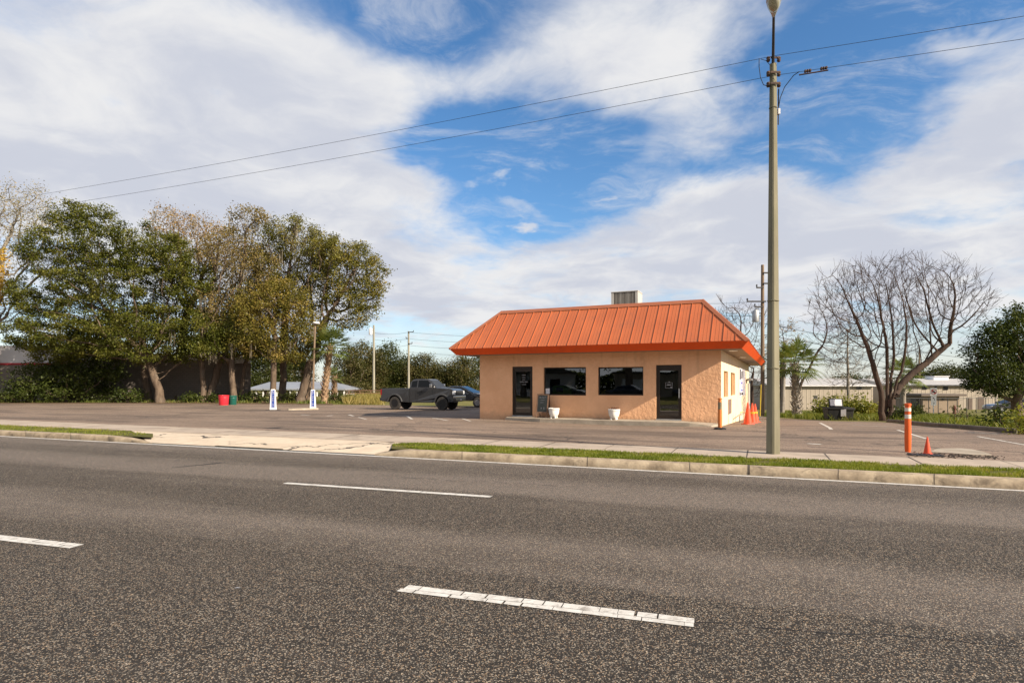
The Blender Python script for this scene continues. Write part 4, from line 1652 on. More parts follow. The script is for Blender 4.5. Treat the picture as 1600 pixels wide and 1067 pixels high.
def access_post(px, py, hpx, label, base):
    p = gp(px, py)
    h = hpx / FX * p.y
    o = thing('parking_post', label, 'sign post', p, R(9), 'accessible parking posts')
    b_ = MB()
    w0, w1, d0 = .20, .125, .07
    prof = [(-w0, .02), (w0, .02), (w1, h - .03), (w1 * .7, h), (-w1 * .7, h), (-w1, h - .03)]
    b_.prism(prof, -d0, d0)
    b_.build('post_body', M['white'], o, bevel=.012)
    q = MB()
    q.box(-.085, .10, -d0 - .006, -d0 - .001, .14, h - .07)
    pan = q.build('sign_panel', M['blue'], o)
    # wheelchair symbol
    y_ = -d0 - .009
    s = MB()
    zc_ = h - .17
    s.lathe([(.0, -.003), (.016, -.003), (.016, .003), (0, .003)], 12, (0, 0, 0), Matrix.Translation((-.010, y_, zc_ + .062)) @ Matrix.Rotation(R(90), 4, 'X'))
    s.box(-.02, .002, y_, y_ + .004, zc_ - .01, zc_ + .045)
    s.box(.002, .04, y_, y_ + .004, zc_ - .012, zc_ + .004)
    s.box(.032, .046, y_, y_ + .004, zc_ - .055, zc_ - .012)
    for k in range(9):
        a0, a1 = R(110 + 26 * k), R(110 + 26 * (k + 1))
        c0, c1 = (-.002, zc_ - .025), .042
        ri, ro = .034, .044
        s.add([(c0[0] + r_ * math.cos(a), y_, c0[1] + r_ * math.sin(a)) for a in (a0, a1) for r_ in (ri, ro)], [(0, 1, 3, 2)])
    s.build('wheelchair_symbol', M['white'], pan)
    for k_, ch_ in enumerate("PARKING"):
        z_ = (h - .32) - (h - .32 - .20) * k_ / 6
        text_mesh('letter', ch_, .115, M['white'], pan, (.006, y_, z_), (R(90), 0, 0))
    if base:
        q = MB()
        q.box(-.42, .42, -.22, .22, .0, .019)
        q.build('base', M['rubber'], o, bevel=.02)
    return o


access_post(426.8, 640.5, 32.5, 'white parking post with blue panel on its own flat black base', True)
access_post(489.0, 639.0, 30.5, 'white parking post with blue panel behind the concrete wheel stop', False)
pa, pb = gp(450, 641), gp(497, 640)
L_ = (pb - pa).length
o = MB()
o.prism([(-.09, 0), (.09, 0), (.065, .11), (-.065, .11)], -L_ / 2, L_ / 2)
ws = o.build('wheel_stop', M['concrete'], bevel=.012)
ws.location = ((pa + pb) / 2)
dv = pb - pa
ws.rotation_euler = (0, 0, math.atan2(dv.y, dv.x) - R(90))
tag(ws, 'long low concrete wheel stop in front of a white parking post', 'wheel stop')


# ------------------------------------------------------------------ vehicles
M['truck_paint'] = pm('charcoal_paint', (0.030, 0.030, 0.032), (0.026, 0.026, 0.028), .8, 0.30, 0.45, coat=.4)
M['trim_grey'] = pm('grey_trim', (0.055, 0.055, 0.058), None, 3, .5)
M['car_black'] = pm('black_paint', (0.010, 0.010, 0.012), None, 1, 0.25, 0.5, coat=.8)
M['tyre'] = pm('tyre', (0.035, 0.033, 0.031), (0.055, 0.05, 0.045), 6, 0.85, .2, .5, 20, .01)
M['rim_black'] = pm('rim_black', (0.008, 0.008, 0.009), None, 3, .35, .5)
M['rim_silver'] = pm('rim_silver', (0.45, 0.45, 0.47), None, 3, .3, .5, metal=.8)
M['chrome'] = pm('chrome', (0.55, 0.55, 0.56), None, 2, .18, .5, metal=.9)
M['lamp_clear'] = pm('clear_lamp', (0.72, 0.74, 0.76), (0.5, 0.52, 0.55), 14, .15, .6)
M['lamp_red'] = pm('red_lamp', (0.25, 0.01, 0.01), None, 5, .25, .5)
mm, t, b = new_mat('car_glass')
b.inputs['Base Color'].default_value = (0.004, 0.005, 0.006, 1)
b.inputs['Roughness'].default_value = 0.03
b.inputs['IOR'].default_value = 1.3
M['car_glass'] = mm


def wheel(parent, x, y, r, wdt, rim_mt, spokes):
    sgn = 1 if y > 0 else -1
    Mx = Matrix.Translation((x, y, r)) @ Matrix.Rotation(R(-90) * sgn, 4, 'X')
    tw = MB()
    hw2 = wdt / 2
    tw.lathe([(r * .62, -hw2), (r * .92, -hw2), (r, -hw2 * .7), (r, hw2 * .7), (r * .92, hw2), (r * .62, hw2), (r * .60, hw2 * .6), (r * .60, -hw2)], 28, M=Mx)
    wo_ = tw.build('wheel', M['tyre'], parent, smooth='auto')
    rm = MB()
    rm.lathe([(r * .60, hw2 * .95), (r * .56, hw2 * .8), (r * .52, hw2 * .3), (r * .16, hw2 * .45), (r * .14, hw2 * .75), (0, hw2 * .75)], 24, M=Mx)
    for k in range(spokes):
        a = 2 * math.pi * k / spokes
        rm.box(r * .12, r * .57, -r * .055, r * .055, hw2 * .3, hw2 * .82, Mx @ Matrix.Rotation(a, 4, 'Z'))
    rm.build('rim', rim_mt, wo_, smooth='auto')


def arch_profile(x_rear, x_front, zb, top, wheels, ra):
    """closed outline: top line given front to back, bottom with round wheel openings"""
    pts = list(top)
    for (wxc, wzc) in wheels:      # from rear to front along the bottom
        n = 10
        a0 = math.asin(max(-1, min(1, (zb - wzc) / ra)))
        for k in range(n + 1):
            a = (math.pi - a0) + (a0 - (math.pi - a0)) * k / n
            pts.append((wxc + ra * math.cos(a), wzc + ra * math.sin(a)))
    return pts


def pickup(loc, rz, label, scale=1.0):
    o = thing('pickup_truck', label, 'pickup truck', loc, rz, None, scale)
    o.scale = (scale, scale, scale * 1.09)
    wr = .45
    whs = [(-1.78, wr), (2.02, wr)]
    hwid = .99
    zb = .50
    # body: front section with hood and cab sides, then the cargo bed
    top = [(2.96, .72), (2.97, 1.06), (2.90, 1.30), (2.70, 1.41), (1.42, 1.50), (-.62, 1.47), (-.62, zb)]
    body = [(-.62, zb)] + []
    pts = [(-.62, 1.47), (1.40, 1.50), (2.66, 1.43), (2.90, 1.33), (2.97, 1.08), (2.97, .66), (2.90, .56)]
    arch = lambda c: [(c[0] + .57 * math.cos(a), c[1] + .57 * math.sin(a)) for a in [R(172 - 164 * (1 - k / 10)) for k in range(11)]]
    pts += arch(whs[1]) + [(-.62, .50)]
    tp_ = lambda x, z: hwid - (.05 if z > 1.40 else 0.0) - (.03 if z < .70 else 0.0) - (.05 * max(0, (x - 2.6) / .37))
    bo = MB().prism(pts, 0, 0, tp_).build('body', M['truck_paint'], o, bevel=.035)
    pts = [(-2.93, 1.44), (-.645, 1.44), (-.645, .50)] + arch(whs[0]) + [(-2.86, .58), (-2.93, .66)]
    be = MB().prism(pts, 0, 0, lambda x, z: hwid - (.03 if z > 1.40 else 0)).build('cargo_bed', M['truck_paint'], o, bevel=.03)
    tn = MB()
    tn.box(-2.85, -.70, -.90, .90, 1.435, 1.452)
    tn.build('bed_cover', M['black'], be)
    # underside and axles
    ch = MB()
    ch.box(-2.7, 2.7, -.45, .45, .50, .70)
    for wx_ in (-1.78, 2.02):
        ch.tube([(wx_, -.8, wr), (wx_, .8, wr)], .07, 8)
    ch.box(-.6, 1.3, -.97, -.88, .50, .56)
    ch.box(-.6, 1.3, .88, .97, .50, .56)
    ch.build('chassis', M['black'], o)
    # greenhouse
    cabp = [(-.62, 1.46), (-.56, 1.86), (-.42, 2.02), (-.2, 2.07), (.75, 2.075), (.95, 2.04), (1.58, 1.485)]
    zt0, zt1, w0, w1 = 1.46, 2.07, .95, .74
    yw = lambda x, z: w0 + (w1 - w0) * (z - zt0) / (zt1 - zt0)
    cb_ = MB().prism(cabp, 0, 0, yw).build('cab', M['truck_paint'], o, bevel=.04)
    for sgn in (-1, 1):
        for poly in ([(-.46, 1.53), (-.42, 1.93), (.00, 1.98), (.00, 1.53)], [(.09, 1.53), (.09, 1.99), (.82, 1.98), (1.34, 1.55), (1.34, 1.53)]):
            g_ = MB()
            g_.add([(x, sgn * (yw(x, z) + .006), z) for x, z in poly], [tuple(range(len(poly)))])
            g_.build('window', M['car_glass'], cb_)
        for x_ in (-.58, .05, 1.40):
            dl2 = MB()
            dl2.box(x_ - .008, x_ + .008, sgn * hwid - .004, sgn * hwid + .003, .62, 1.42)
            dl2.build('door_seam', M['black'], bo)
        hn = MB()
        hn.box(.20, .40, sgn * (hwid + .018) - .012, sgn * (hwid + .018) + .012, 1.24, 1.29)
        hn.build('door_handle', M['black'], bo)
        mi = MB()
        mi.box(1.16, 1.30, sgn * 1.06 - .01, sgn * 1.06 + .22 * sgn, 1.50, 1.74)
        mi.box(1.20, 1.25, sgn * .93, sgn * 1.08, 1.54, 1.60)
        mi.build('mirror', M['chrome'], o, bevel=.03)
        for wx_ in (-1.78, 2.02):
            fl_ = MB()
            rr = [(.565, .60), (.66, .60)]
            vs, fs = [], []
            for k in range(13):
                a = R(10 + 160 * k / 12)
                for (r_, yy) in ((.56, hwid - .03), (.56, hwid + .05), (.63, hwid + .045), (.66, hwid - .02)):
                    vs.append((wx_ + r_ * math.cos(a), sgn * yy, wr + r_ * math.sin(a)))
            for k in range(12):
                for j in range(3):
                    fs.append((k * 4 + j, k * 4 + j + 1, k * 4 + 5 + j, k * 4 + 4 + j))
            fl_.add(vs, fs).build('fender_flare', M['trim_grey'], o, smooth='auto')
        hl = MB()
        hl.box(2.80, 3.0, sgn * .90 - (.14 if sgn > 0 else -.0) - (.0 if sgn > 0 else .045), sgn * .90 + (.045 if sgn > 0 else .14), 1.04, 1.29)
        hl.build('headlight', M['lamp_clear'], o, bevel=.02)
        tl = MB()
        tl.box(-2.955, -2.86, sgn * .94 - .06, sgn * .94 + .04, 1.0, 1.38)
        tl.build('tail_light', M['lamp_red'], o)
        ex = MB()
    ws_ = MB()
    zz = lambda x: 2.04 + (1.485 - 2.04) * (x - .95) / (1.58 - .95)
    a, b2 = 1.0, 1.52
    ws_.add([(a, -yw(a, zz(a)) + .07, zz(a) + .012), (a, yw(a, zz(a)) - .07, zz(a) + .012), (b2, yw(b2, zz(b2)) - .07, zz(b2) + .012), (b2, -yw(b2, zz(b2)) + .07, zz(b2) + .012)], [(0, 1, 2, 3)])
    ws_.build('windshield', M['car_glass'], cb_)
    gr = MB()
    gr.box(2.955, 3.00, -.70, .70, .98, 1.28)
    gg = gr.build('grille', M['black'], o, bevel=.02)
    sl2 = MB()
    for z in (1.05, 1.13, 1.21):
        sl2.box(3.001, 3.012, -.66, .66, z - .012, z + .012)
    sl2.build('grille_bar', M['trim_grey'], gg)
    bp_ = MB()
    bp_.box(2.90, 3.10, -.98, .98, .80, .96)
    bp_.build('bumper', M['chrome'], o, bevel=.03)
    bp_ = MB()
    bp_.box(2.90, 3.09, -.96, .96, .60, .797)
    lb = bp_.build('lower_bumper', M['truck_paint'], o, bevel=.03)
    lp = MB()
    lp.box(3.091, 3.10, -.16, .16, .66, .74)
    lp.build('plate', M['paper'], lb)
    rb = MB()
    rb.box(-3.05, -2.92, -.95, .95, .62, .80)
    rb.tube([(-3.1, -.0, .60), (-2.9, 0, .60)], .05, 8)
    rb.build('rear_bumper', M['trim_grey'], o, bevel=.02)
    for (x, _) in whs:
        for y in (-.86, .86):
            wheel(o, x, y, wr, .30, M['rim_black'], 8)
    return o


tA = gp(617.9, 638.6)
tB = gp(691.6, 639.6)
# heading from the two right-hand wheels' contact points; size from their spacing
YT = 37.5
pa = on_ground(617.9, YT)
dirT = R(-17)
# choose depth so that the wheelbase comes out at 3.8 m x scale
s0_, s1_ = (617.9 - CX) / FX, (691.6 - CX) / FX
c_, sn_ = math.cos(dirT), math.sin(dirT)
Lw = (s1_ - s0_) * YT / (c_ - s1_ * sn_)
SCT = Lw / 3.80
fw = Vector((c_, sn_, 0))
lf = Vector((-sn_, c_, 0))
org = pa + fw * (1.78 * SCT) + lf * (.86 * SCT)
org.z = gz(org.x, org.y)
pickup(org, dirT, 'lifted charcoal pickup truck with black wheels parked by the building', SCT)


def sedan(loc, rz, label, scale=1.0):
    o = thing('sedan_car', label, 'car', loc, rz, None, scale)
    wr = .33
    arch = lambda cx2: [(cx2 + .39 * math.cos(a), wr + .39 * math.sin(a)) for a in [R(165 - 150 * (1 - k / 10)) for k in range(11)]]
    pts = [(-2.35, .55), (-2.38, .80), (-2.25, .96), (-1.5, 1.0), (1.0, .98), (1.9, .86), (2.28, .70), (2.36, .48), (2.3, .25)] + arch(1.42) + arch(-1.38) + [(-2.3, .28)]
    bo = MB().prism(pts, 0, 0, lambda x, z: .90 - .10 * max(0, (abs(x) - 1.7) / .7) - (.04 if z > .9 else 0)).build('body', M['car_black'], o, bevel=.06, seg=3)
    cabp = [(-1.75, .98), (-1.1, 1.36), (-.5, 1.45), (.15, 1.43), (1.15, .965)]
    yw = lambda x, z: .84 + (.60 - .84) * (z - .97) / .48
    cb_ = MB().prism(cabp, 0, 0, yw).build('cab', M['car_black'], o, bevel=.05, seg=3)
    for sgn in (-1, 1):
        for poly in ([(-1.35, 1.04), (-.98, 1.32), (-.5, 1.38), (-.42, 1.04)], [(-.34, 1.04), (-.4, 1.385), (.12, 1.36), (.85, 1.04)]):
            g_ = MB()
            g_.add([(x, sgn * (yw(x, z) + .008), z) for x, z in poly], [tuple(range(len(poly)))])
            g_.build('window', M['car_glass'], cb_)
        hl = MB()
        hl.box(2.05, 2.31, sgn * .66 - .14, sgn * .66 + .12, .60, .73)
        hl.build('headlight', M['lamp_clear'], o, bevel=.03)
        mi = MB()
        mi.box(.72, .86, sgn * .98 - .09, sgn * .98 + .09, 1.0, 1.13)
        mi.build('mirror', M['car_black'], o, bevel=.03)
        for x in (1.42, -1.38):
            wheel(o, x, sgn * .80, wr, .21, M['rim_silver'], 10)
    ws_ = MB()
    zz = lambda x: 1.43 + (.965 - 1.43) * (x - .15) / 1.0
    a, b2 = .22, 1.08
    ws_.add([(a, -.56, zz(a) + .012), (a, .56, zz(a) + .012), (b2, .78, zz(b2) + .012), (b2, -.78, zz(b2) + .012)], [(0, 1, 2, 3)])
    ws_.build('windshield', M['car_glass'], cb_)
    bm_ = MB()
    bm_.box(2.25, 2.40, -.72, .72, .28, .50)
    bm_.build('front_bumper', M['car_black'], o, bevel=.05)
    return o


sY = 41.5
sp_ = on_ground(746.5, sY)
fw = Vector((math.cos(R(-17)), math.sin(R(-17)), 0))
lf = Vector((-fw.y, fw.x, 0))
org = sp_ - fw * 1.42 * 1.05 + lf * .8 * 1.05
org.z = gz(org.x, org.y)
sedan(org, R(-17), 'black sedan parked just beyond the charcoal pickup, partly behind the restaurant', 1.05)

# ------------------------------------------------------------------ right-hand side: bins, sign
M['bin'] = pm('bin_black', (0.010, 0.010, 0.011), (0.016, 0.016, 0.016), 3, .6, .25, stain=(3, .3, (0.03, 0.028, 0.026)))
M['bin_grey'] = pm('bin_grey', (0.040, 0.037, 0.034), (0.030, 0.028, 0.026), 3, .6, .3)


def bin_box(px0, px1, py, hpx, label, mt, wide, lid_open):
    p0, p1 = gp(px0, py), gp(px1, py)
    Y = p0.y
    wd_ = (px1 - px0) / FX * Y
    h = hpx / FX * Y
    c_ = (p0 + p1) / 2
    o = thing('waste_bin', label, 'waste bin', (c_.x, c_.y + .45, c_.z), R(-12), 'black bins at the lot edge')
    b_ = MB()
    w0, w1 = wd_ * .46, wd_ * .52
    d0, d1 = .40, .48
    vs = [(-w0, -d0, .03), (w0, -d0, .03), (w0, d0, .03), (-w0, d0, .03), (-w1, -d1, h), (w1, -d1, h), (w1, d1, h), (-w1, d1, h)]
    b_.add(vs, [(3, 2, 1, 0), (0, 1, 5, 4), (1, 2, 6, 5), (2, 3, 7, 6), (3, 0, 4, 7), (4, 5, 6, 7)])
    b_.build('tub', mt, o, bevel=.03)
    r_ = MB()
    frame = [(-w1 - .04, w1 + .04, -d1 - .04, -d1), (-w1 - .04, w1 + .04, d1, d1 + .04), (-w1 - .04, -w1, -d1, d1), (w1, w1 + .04, -d1, d1)]
    for (x0, x1, y0, y1) in frame:
        r_.box(x0, x1, y0, y1, h - .07, h + .015)
    r_.build('rim', mt, o, bevel=.01)
    ld = MB()
    if lid_open:
        T = Matrix.Translation((.20, d1 * .2, h + .01)) @ Matrix.Rotation(R(-16), 4, 'X')
        ld.box(-.36, .36, -.03, .03, 0, .50, T)
        l_ = ld.build('lid', mt, o, bevel=.02)
        pp = MB()
        pp.box(-.30, .30, -.036, -.031, .08, .45, T)
        pp.build('label_sheet', M['paper'], l_)
        q = MB()
        q.box(.26, .52, -d1 - .012, -d1 + .03, .22, .62)
        q.build('label_sheet', pm('grey_label', (0.33, 0.32, 0.34), (0.25, 0.24, 0.26), 9, .8), o)
    else:
        ld.box(-w1 - .03, w1 + .03, -d1 - .03, d1 + .03, h + .016, h + .055)
        ld.build('lid', mt, o, bevel=.02)
    for sx_ in (-1, 1):
        wl2 = MB()
        wl2.lathe([(0, -.03), (.09, -.03), (.09, .03), (0, .03)], 12, M=Matrix.Translation((sx_ * w0 * .7, -d0 * .6, .09)) @ Matrix.Rotation(R(90), 4, 'Y'))
        wl2.build('wheel', M['rubber'], o)
    return o


bin_box(1297.5, 1319, 656.5, 19.5, 'black open bin with its papered lid tilted up', M['bin'], 1, True)
bin_box(1319.5, 1336, 656.0, 17.5, 'closed dark grey bin next to the open black one', M['bin_grey'], 1, False)

# no-trucks style sign on a thin post
M['sign_white'] = pm('sign_white', (0.86, 0.83, 0.78), (0.80, 0.77, 0.72), 3, .5)
M['sign_red'] = pm('sign_red', (0.60, 0.06, 0.05), None, 3, .5)
sp = gp(1458.5, 651.5)
so_ = thing('road_sign', 'white sign with a red ring above a white arrow plate on a thin post', 'sign', sp, R(-4))
sc_ = sp.y / FX
ps_ = MB()
ps_.box(-.03, .03, -.02, .02, -.3, 44 * sc_)
ps_.build('post', M['steel'], so_)
up_ = MB()
s_ = 10.2 * sc_ / 2
z0 = 33.0 * sc_
up_.box(-s_, s_, -.032, -.022, z0, z0 + 12.5 * sc_)
pl1 = up_.build('upper_plate', M['sign_white'], so_, bevel=.004)
zc_ = z0 + 6.4 * sc_
rg_ = MB()
ro, ri = 4.3 * sc_, 3.45 * sc_
vs, fs = [], []
for k in range(32):
    a = 2 * math.pi * k / 32
    vs += [(ro * math.cos(a), -.034, zc_ + ro * math.sin(a)), (ri * math.cos(a), -.034, zc_ + ri * math.sin(a))]
for k in range(32):
    j = (k + 1) % 32
    fs.append((2 * k, 2 * j, 2 * j + 1, 2 * k + 1))
rg_.add(vs, fs)
a = R(-45)
dx_, dz_ = math.cos(a) * ri, math.sin(a) * ri
nx_, nz_ = -math.sin(a) * .05, math.cos(a) * .05
rg_.add([(-dx_ - nx_, -.036, zc_ - dz_ - nz_), (dx_ - nx_, -.036, zc_ + dz_ - nz_), (dx_ + nx_, -.036, zc_ + dz_ + nz_), (-dx_ + nx_, -.036, zc_ - dz_ + nz_)], [(0, 1, 2, 3)])
rg_.build('red_ring', M['sign_red'], pl1, recalc=False)
ck = MB()
k_ = sc_
ck.prism([(-2.4 * k_, zc_ - .9 * k_), (2.4 * k_, zc_ - .9 * k_), (2.4 * k_, zc_ + .2 * k_), (1.5 * k_, zc_ + .4 * k_), (.9 * k_, zc_ + 1.3 * k_), (-.9 * k_, zc_ + 1.3 * k_), (-1.5 * k_, zc_ + .4 * k_), (-2.4 * k_, zc_ + .2 * k_)], -.0375, -.0335)
for sx_ in (-1.4, 1.4):
    ck.box(sx_ * k_ - .5 * k_, sx_ * k_ + .5 * k_, -.0375, -.0335, zc_ - 1.6 * k_, zc_ - .905 * k_)
ck.build('car_symbol', M['black'], pl1)
dn_ = MB()
dn_.box(-4.1 * sc_, 4.1 * sc_, -.032, -.022, 18.0 * sc_, 32.6 * sc_)
pl2 = dn_.build('lower_plate', M['sign_white'], so_, bevel=.004)
aw = MB()
aw.add([(x * sc_, -.034, z * sc_) for x, z in ((.9, 25.6), (1.7, 25.6), (1.7, 27.6), (.4, 29.3), (-.2, 28.8), (.9, 27.3))], [(0, 1, 2, 3, 4, 5)])
aw.add([(x * sc_, -.034, z * sc_) for x, z in ((-1.9, 31.2), (-.8, 28.4), (1.0, 30.4))], [(0, 1, 2)])
aw.build('arrow', M['black'], pl2, recalc=False)
mk = MB()
for zz_, ww_ in ((22.8, 1.6), (21.8, 1.2), (20.2, .9)):
    mk.box(-ww_ * sc_, ww_ * sc_, -.0345, -.0325, zz_ * sc_ - .012, zz_ * sc_ + .012)
mk.build('lettering_mark', M['trim_grey'], pl2)

# concrete kerb stretch that edges the lot at the right
rk = MB()
kp = [(1385, 659.5), (1405, 660.8), (1430, 664), (1465, 667.3), (1500, 670), (1540, 673.3), (1575, 676.0), (1583, 676.6)]
K = [gp(*q) for q in kp]
vs, fs = [], []
for i, p in enumerate(K):
    d = (K[min(i + 1, len(K) - 1)] - K[max(i - 1, 0)])
    d.z = 0
    d.normalize()
    nn_ = Vector((-d.y, d.x, 0))
    for (o_, z) in ((0, -.2), (0, .10), (.03, .14), (.16, .14), (.17, -.2)):
        q = p + nn_ * o_
        vs.append((q.x, q.y, gz(q.x, q.y) + z))
for i in range(len(K) - 1):
    for j in range(4):
        fs.append((i * 5 + j, (i + 1) * 5 + j, (i + 1) * 5 + j + 1, i * 5 + j + 1))
fs += [tuple(range(5)), tuple((len(K) - 1) * 5 + j for j in reversed(range(5)))]
tag(rk.add(vs, fs).build('lot_kerb', pm('old_kerb', (0.16, 0.135, 0.11), (0.10, 0.085, 0.07), 2, .9, .2, stain=(.8, .6, (.04, .035, .03)))), kind='structure')
# plastic tubs under the trees at the left
def tub(px, py, hpx, r, label, mt):
    p = gp(px, py)
    h = hpx / FX * p.y
    o = thing('plastic_tub', label, 'tub', (p.x, p.y, p.z), 0, None)
    b_ = MB()
    b_.lathe([(r * .86, .0), (r * .9, .03), (r, h - .08), (r * 1.06, h - .06), (r * 1.06, h), (r * .94, h), (r * .86, h - .12), (0, h - .12)], 24)
    b_.build('tub_body', mt, o, smooth='auto')
    ring = MB()
    ring.lathe([(r * .99, h * .72), (r * 1.025, h * .74), (r * .995, h * .78)], 24)
    ring.build('rim', mt, o, smooth='auto')
    return o


tub(349.5, 632.8, 15.5, .38, 'bright red plastic tub standing under the trees', pm('red_plastic', (0.62, 0.03, 0.045), (0.55, 0.025, 0.04), 3, .4, .4))
tub(363.5, 632.4, 14.5, .31, 'dark green plastic barrel tub standing under the trees', pm('green_plastic', (0.012, 0.11, 0.085), (0.01, 0.085, 0.065), 3, .4, .4))

sc2 = MB()
p = rp(371, 919)
sc2.add([(-.022, -.008, .005), (.02, -.006, .008), (.026, .008, .004), (-.004, .012, .010), (-.022, .005, .005)], [(0, 1, 2, 3, 4)])
o = sc2.build('paper_scrap', M['sticker'], recalc=False)
o.location = (p.x, p.y, ROADZ)
tag(o, 'tiny pale paper scrap lying alone on the road', 'scrap')
# ------------------------------------------------------------------ trees
def colonise(rng, roots, parents, attr, step, kill, iters, wander=0.12, up=0.0):
    """branches that grow towards the points of a crown; returns node positions and parents"""
    N = [np.asarray(p, float) for p in roots]
    par = list(parents)
    A = np.asarray(attr, float)
    alive = np.ones(len(A), bool)
    dmin = np.full(len(A), 1e9)
    near = np.zeros(len(A), int)

    def upd(i0):
        nonlocal dmin, near
        P = np.array(N[i0:])
        d = np.linalg.norm(A[:, None, :] - P[None], axis=2)
        k = d.argmin(1)
        dm = d[np.arange(len(A)), k]
        b_ = dm < dmin
        dmin[b_] = dm[b_]
        near[b_] = k[b_] + i0
    upd(0)
    seen = {}
    for it in range(iters):
        alive &= dmin > kill
        if not alive.any():
            break
        ids = near[alive]
        dv = A[alive] - np.array(N)[ids]
        dv /= np.linalg.norm(dv, axis=1, keepdims=True) + 1e-9
        u, inv = np.unique(ids, return_inverse=True)
        acc = np.zeros((len(u), 3))
        np.add.at(acc, inv, dv)
        i0 = len(N)
        for k, nid in enumerate(u):
            v = acc[k] + np.array([0, 0, up]) * 1.0
            l = np.linalg.norm(v)
            if l < 1e-3:
                continue
            v = v / l + rng.normal(0, wander, 3)
            v /= np.linalg.norm(v)
            c = seen.get(nid, 0)
            if c > 3:
                continue
            seen[nid] = c + 1
            N.append(N[nid] + v * step)
            par.append(int(nid))
        if len(N) == i0:
            break
        upd(i0)
    return np.array(N), np.array(par)


def radii_of(par, tip, r_root, p=2.3, cap=None):
    n = len(par)
    acc = np.zeros(n)
    nch = np.zeros(n, int)
    for i in range(n):
        if par[i] >= 0:
            nch[par[i]] += 1
    r = np.zeros(n)
    for i in range(n - 1, -1, -1):
        if nch[i] == 0:
            acc[i] = 1.0
        r[i] = acc[i] ** (1 / p)
        if par[i] >= 0:
            acc[par[i]] += acc[i]
    k = (r_root - tip) / max(r.max() - 1, 1e-6)
    return tip + (r - 1) * k, nch


def branch_mesh(name, N, par, r, mt, parent, rmin=0.0):
    """tapered limbs; each piece shares its parent's ring size so that limbs join"""
    V, F = [], []
    nv = 0
    dirs = np.zeros_like(N)
    for i in range(len(N)):
        j = par[i]
        if j >= 0:
            d = N[i] - N[j]
            dirs[i] = d / (np.linalg.norm(d) + 1e-9)
    for i in range(len(N)):
        j = par[i]
        if j < 0 or r[i] < rmin:
            continue
        k = 8 if r[i] > .12 else 5 if r[i] > .03 else 3
        d0 = dirs[j] if par[j] >= 0 else dirs[i]
        rp_ = min(r[j], r[i] * 1.5)
        d1 = dirs[i]
        for (P, d, rr) in ((N[j], d0 if np.dot(d0, d1) > .55 else d1, rp_), (N[i], d1, r[i])):
            a = np.cross(d, [0.31, 0.2, 0.93] if abs(d[2]) < .9 else [0.93, 0.31, 0.2])
            a /= np.linalg.norm(a) + 1e-9
            b_ = np.cross(d, a)
            th = np.arange(k) * 2 * np.pi / k
            V.append(P + rr * (np.cos(th)[:, None] * a + np.sin(th)[:, None] * b_))
        q = np.arange(k)
        F.append(np.stack([nv + q, nv + (q + 1) % k, nv + k + (q + 1) % k, nv + k + q], 1))
        nv += 2 * k
    return np_mesh(name, np.concatenate(V), np.concatenate(F), mt, parent, smooth=True)


def leaf_quads(rng, C, n_per, spread, size, flat=0.7, up=0.45, droop=0.0, aspect=0.55):
    """rhombic leaves scattered round the cluster centres C"""
    C = np.asarray(C)
    P = np.repeat(C, n_per, axis=0)
    n = len(P)
    off = rng.normal(0, 1, (n, 3)) * np.array([spread, spread, spread * flat])
    P = P + off
    nrm = rng.normal(0, 1, (n, 3)) + np.array([0, 0, up * 2])
    nrm /= np.linalg.norm(nrm, axis=1, keepdims=True)
    t_ = rng.normal(0, 1, (n, 3))
    t_[:, 2] -= droop
    a = np.cross(nrm, t_)
    a /= np.linalg.norm(a, axis=1, keepdims=True) + 1e-9
    b_ = np.cross(nrm, a)
    s = size * rng.uniform(.6, 1.35, n)[:, None]
    V = np.stack([P - b_ * s, P + a * s * aspect, P + b_ * s, P - a * s * aspect], 1).reshape(-1, 3)
    return V


def crown_points(rng, blobs, n, inner=0.35):
    """points in a set of ellipsoids, most of them near the surface"""
    vol = np.array([b[1][0] * b[1][1] * b[1][2] for b in blobs]) ** 0.7
    cnt = np.maximum((n * vol / vol.sum()).astype(int), 4)
    out = []
    for (c, r), k in zip(blobs, cnt):
        d = rng.normal(0, 1, (k, 3))
        d /= np.linalg.norm(d, axis=1, keepdims=True)
        rad = np.where(rng.uniform(size=k) < inner, rng.uniform(.25, .8, k), rng.uniform(.8, 1.08, k))
        out.append(np.asarray(c) + d * rad[:, None] * np.asarray(r))
    return np.concatenate(out)


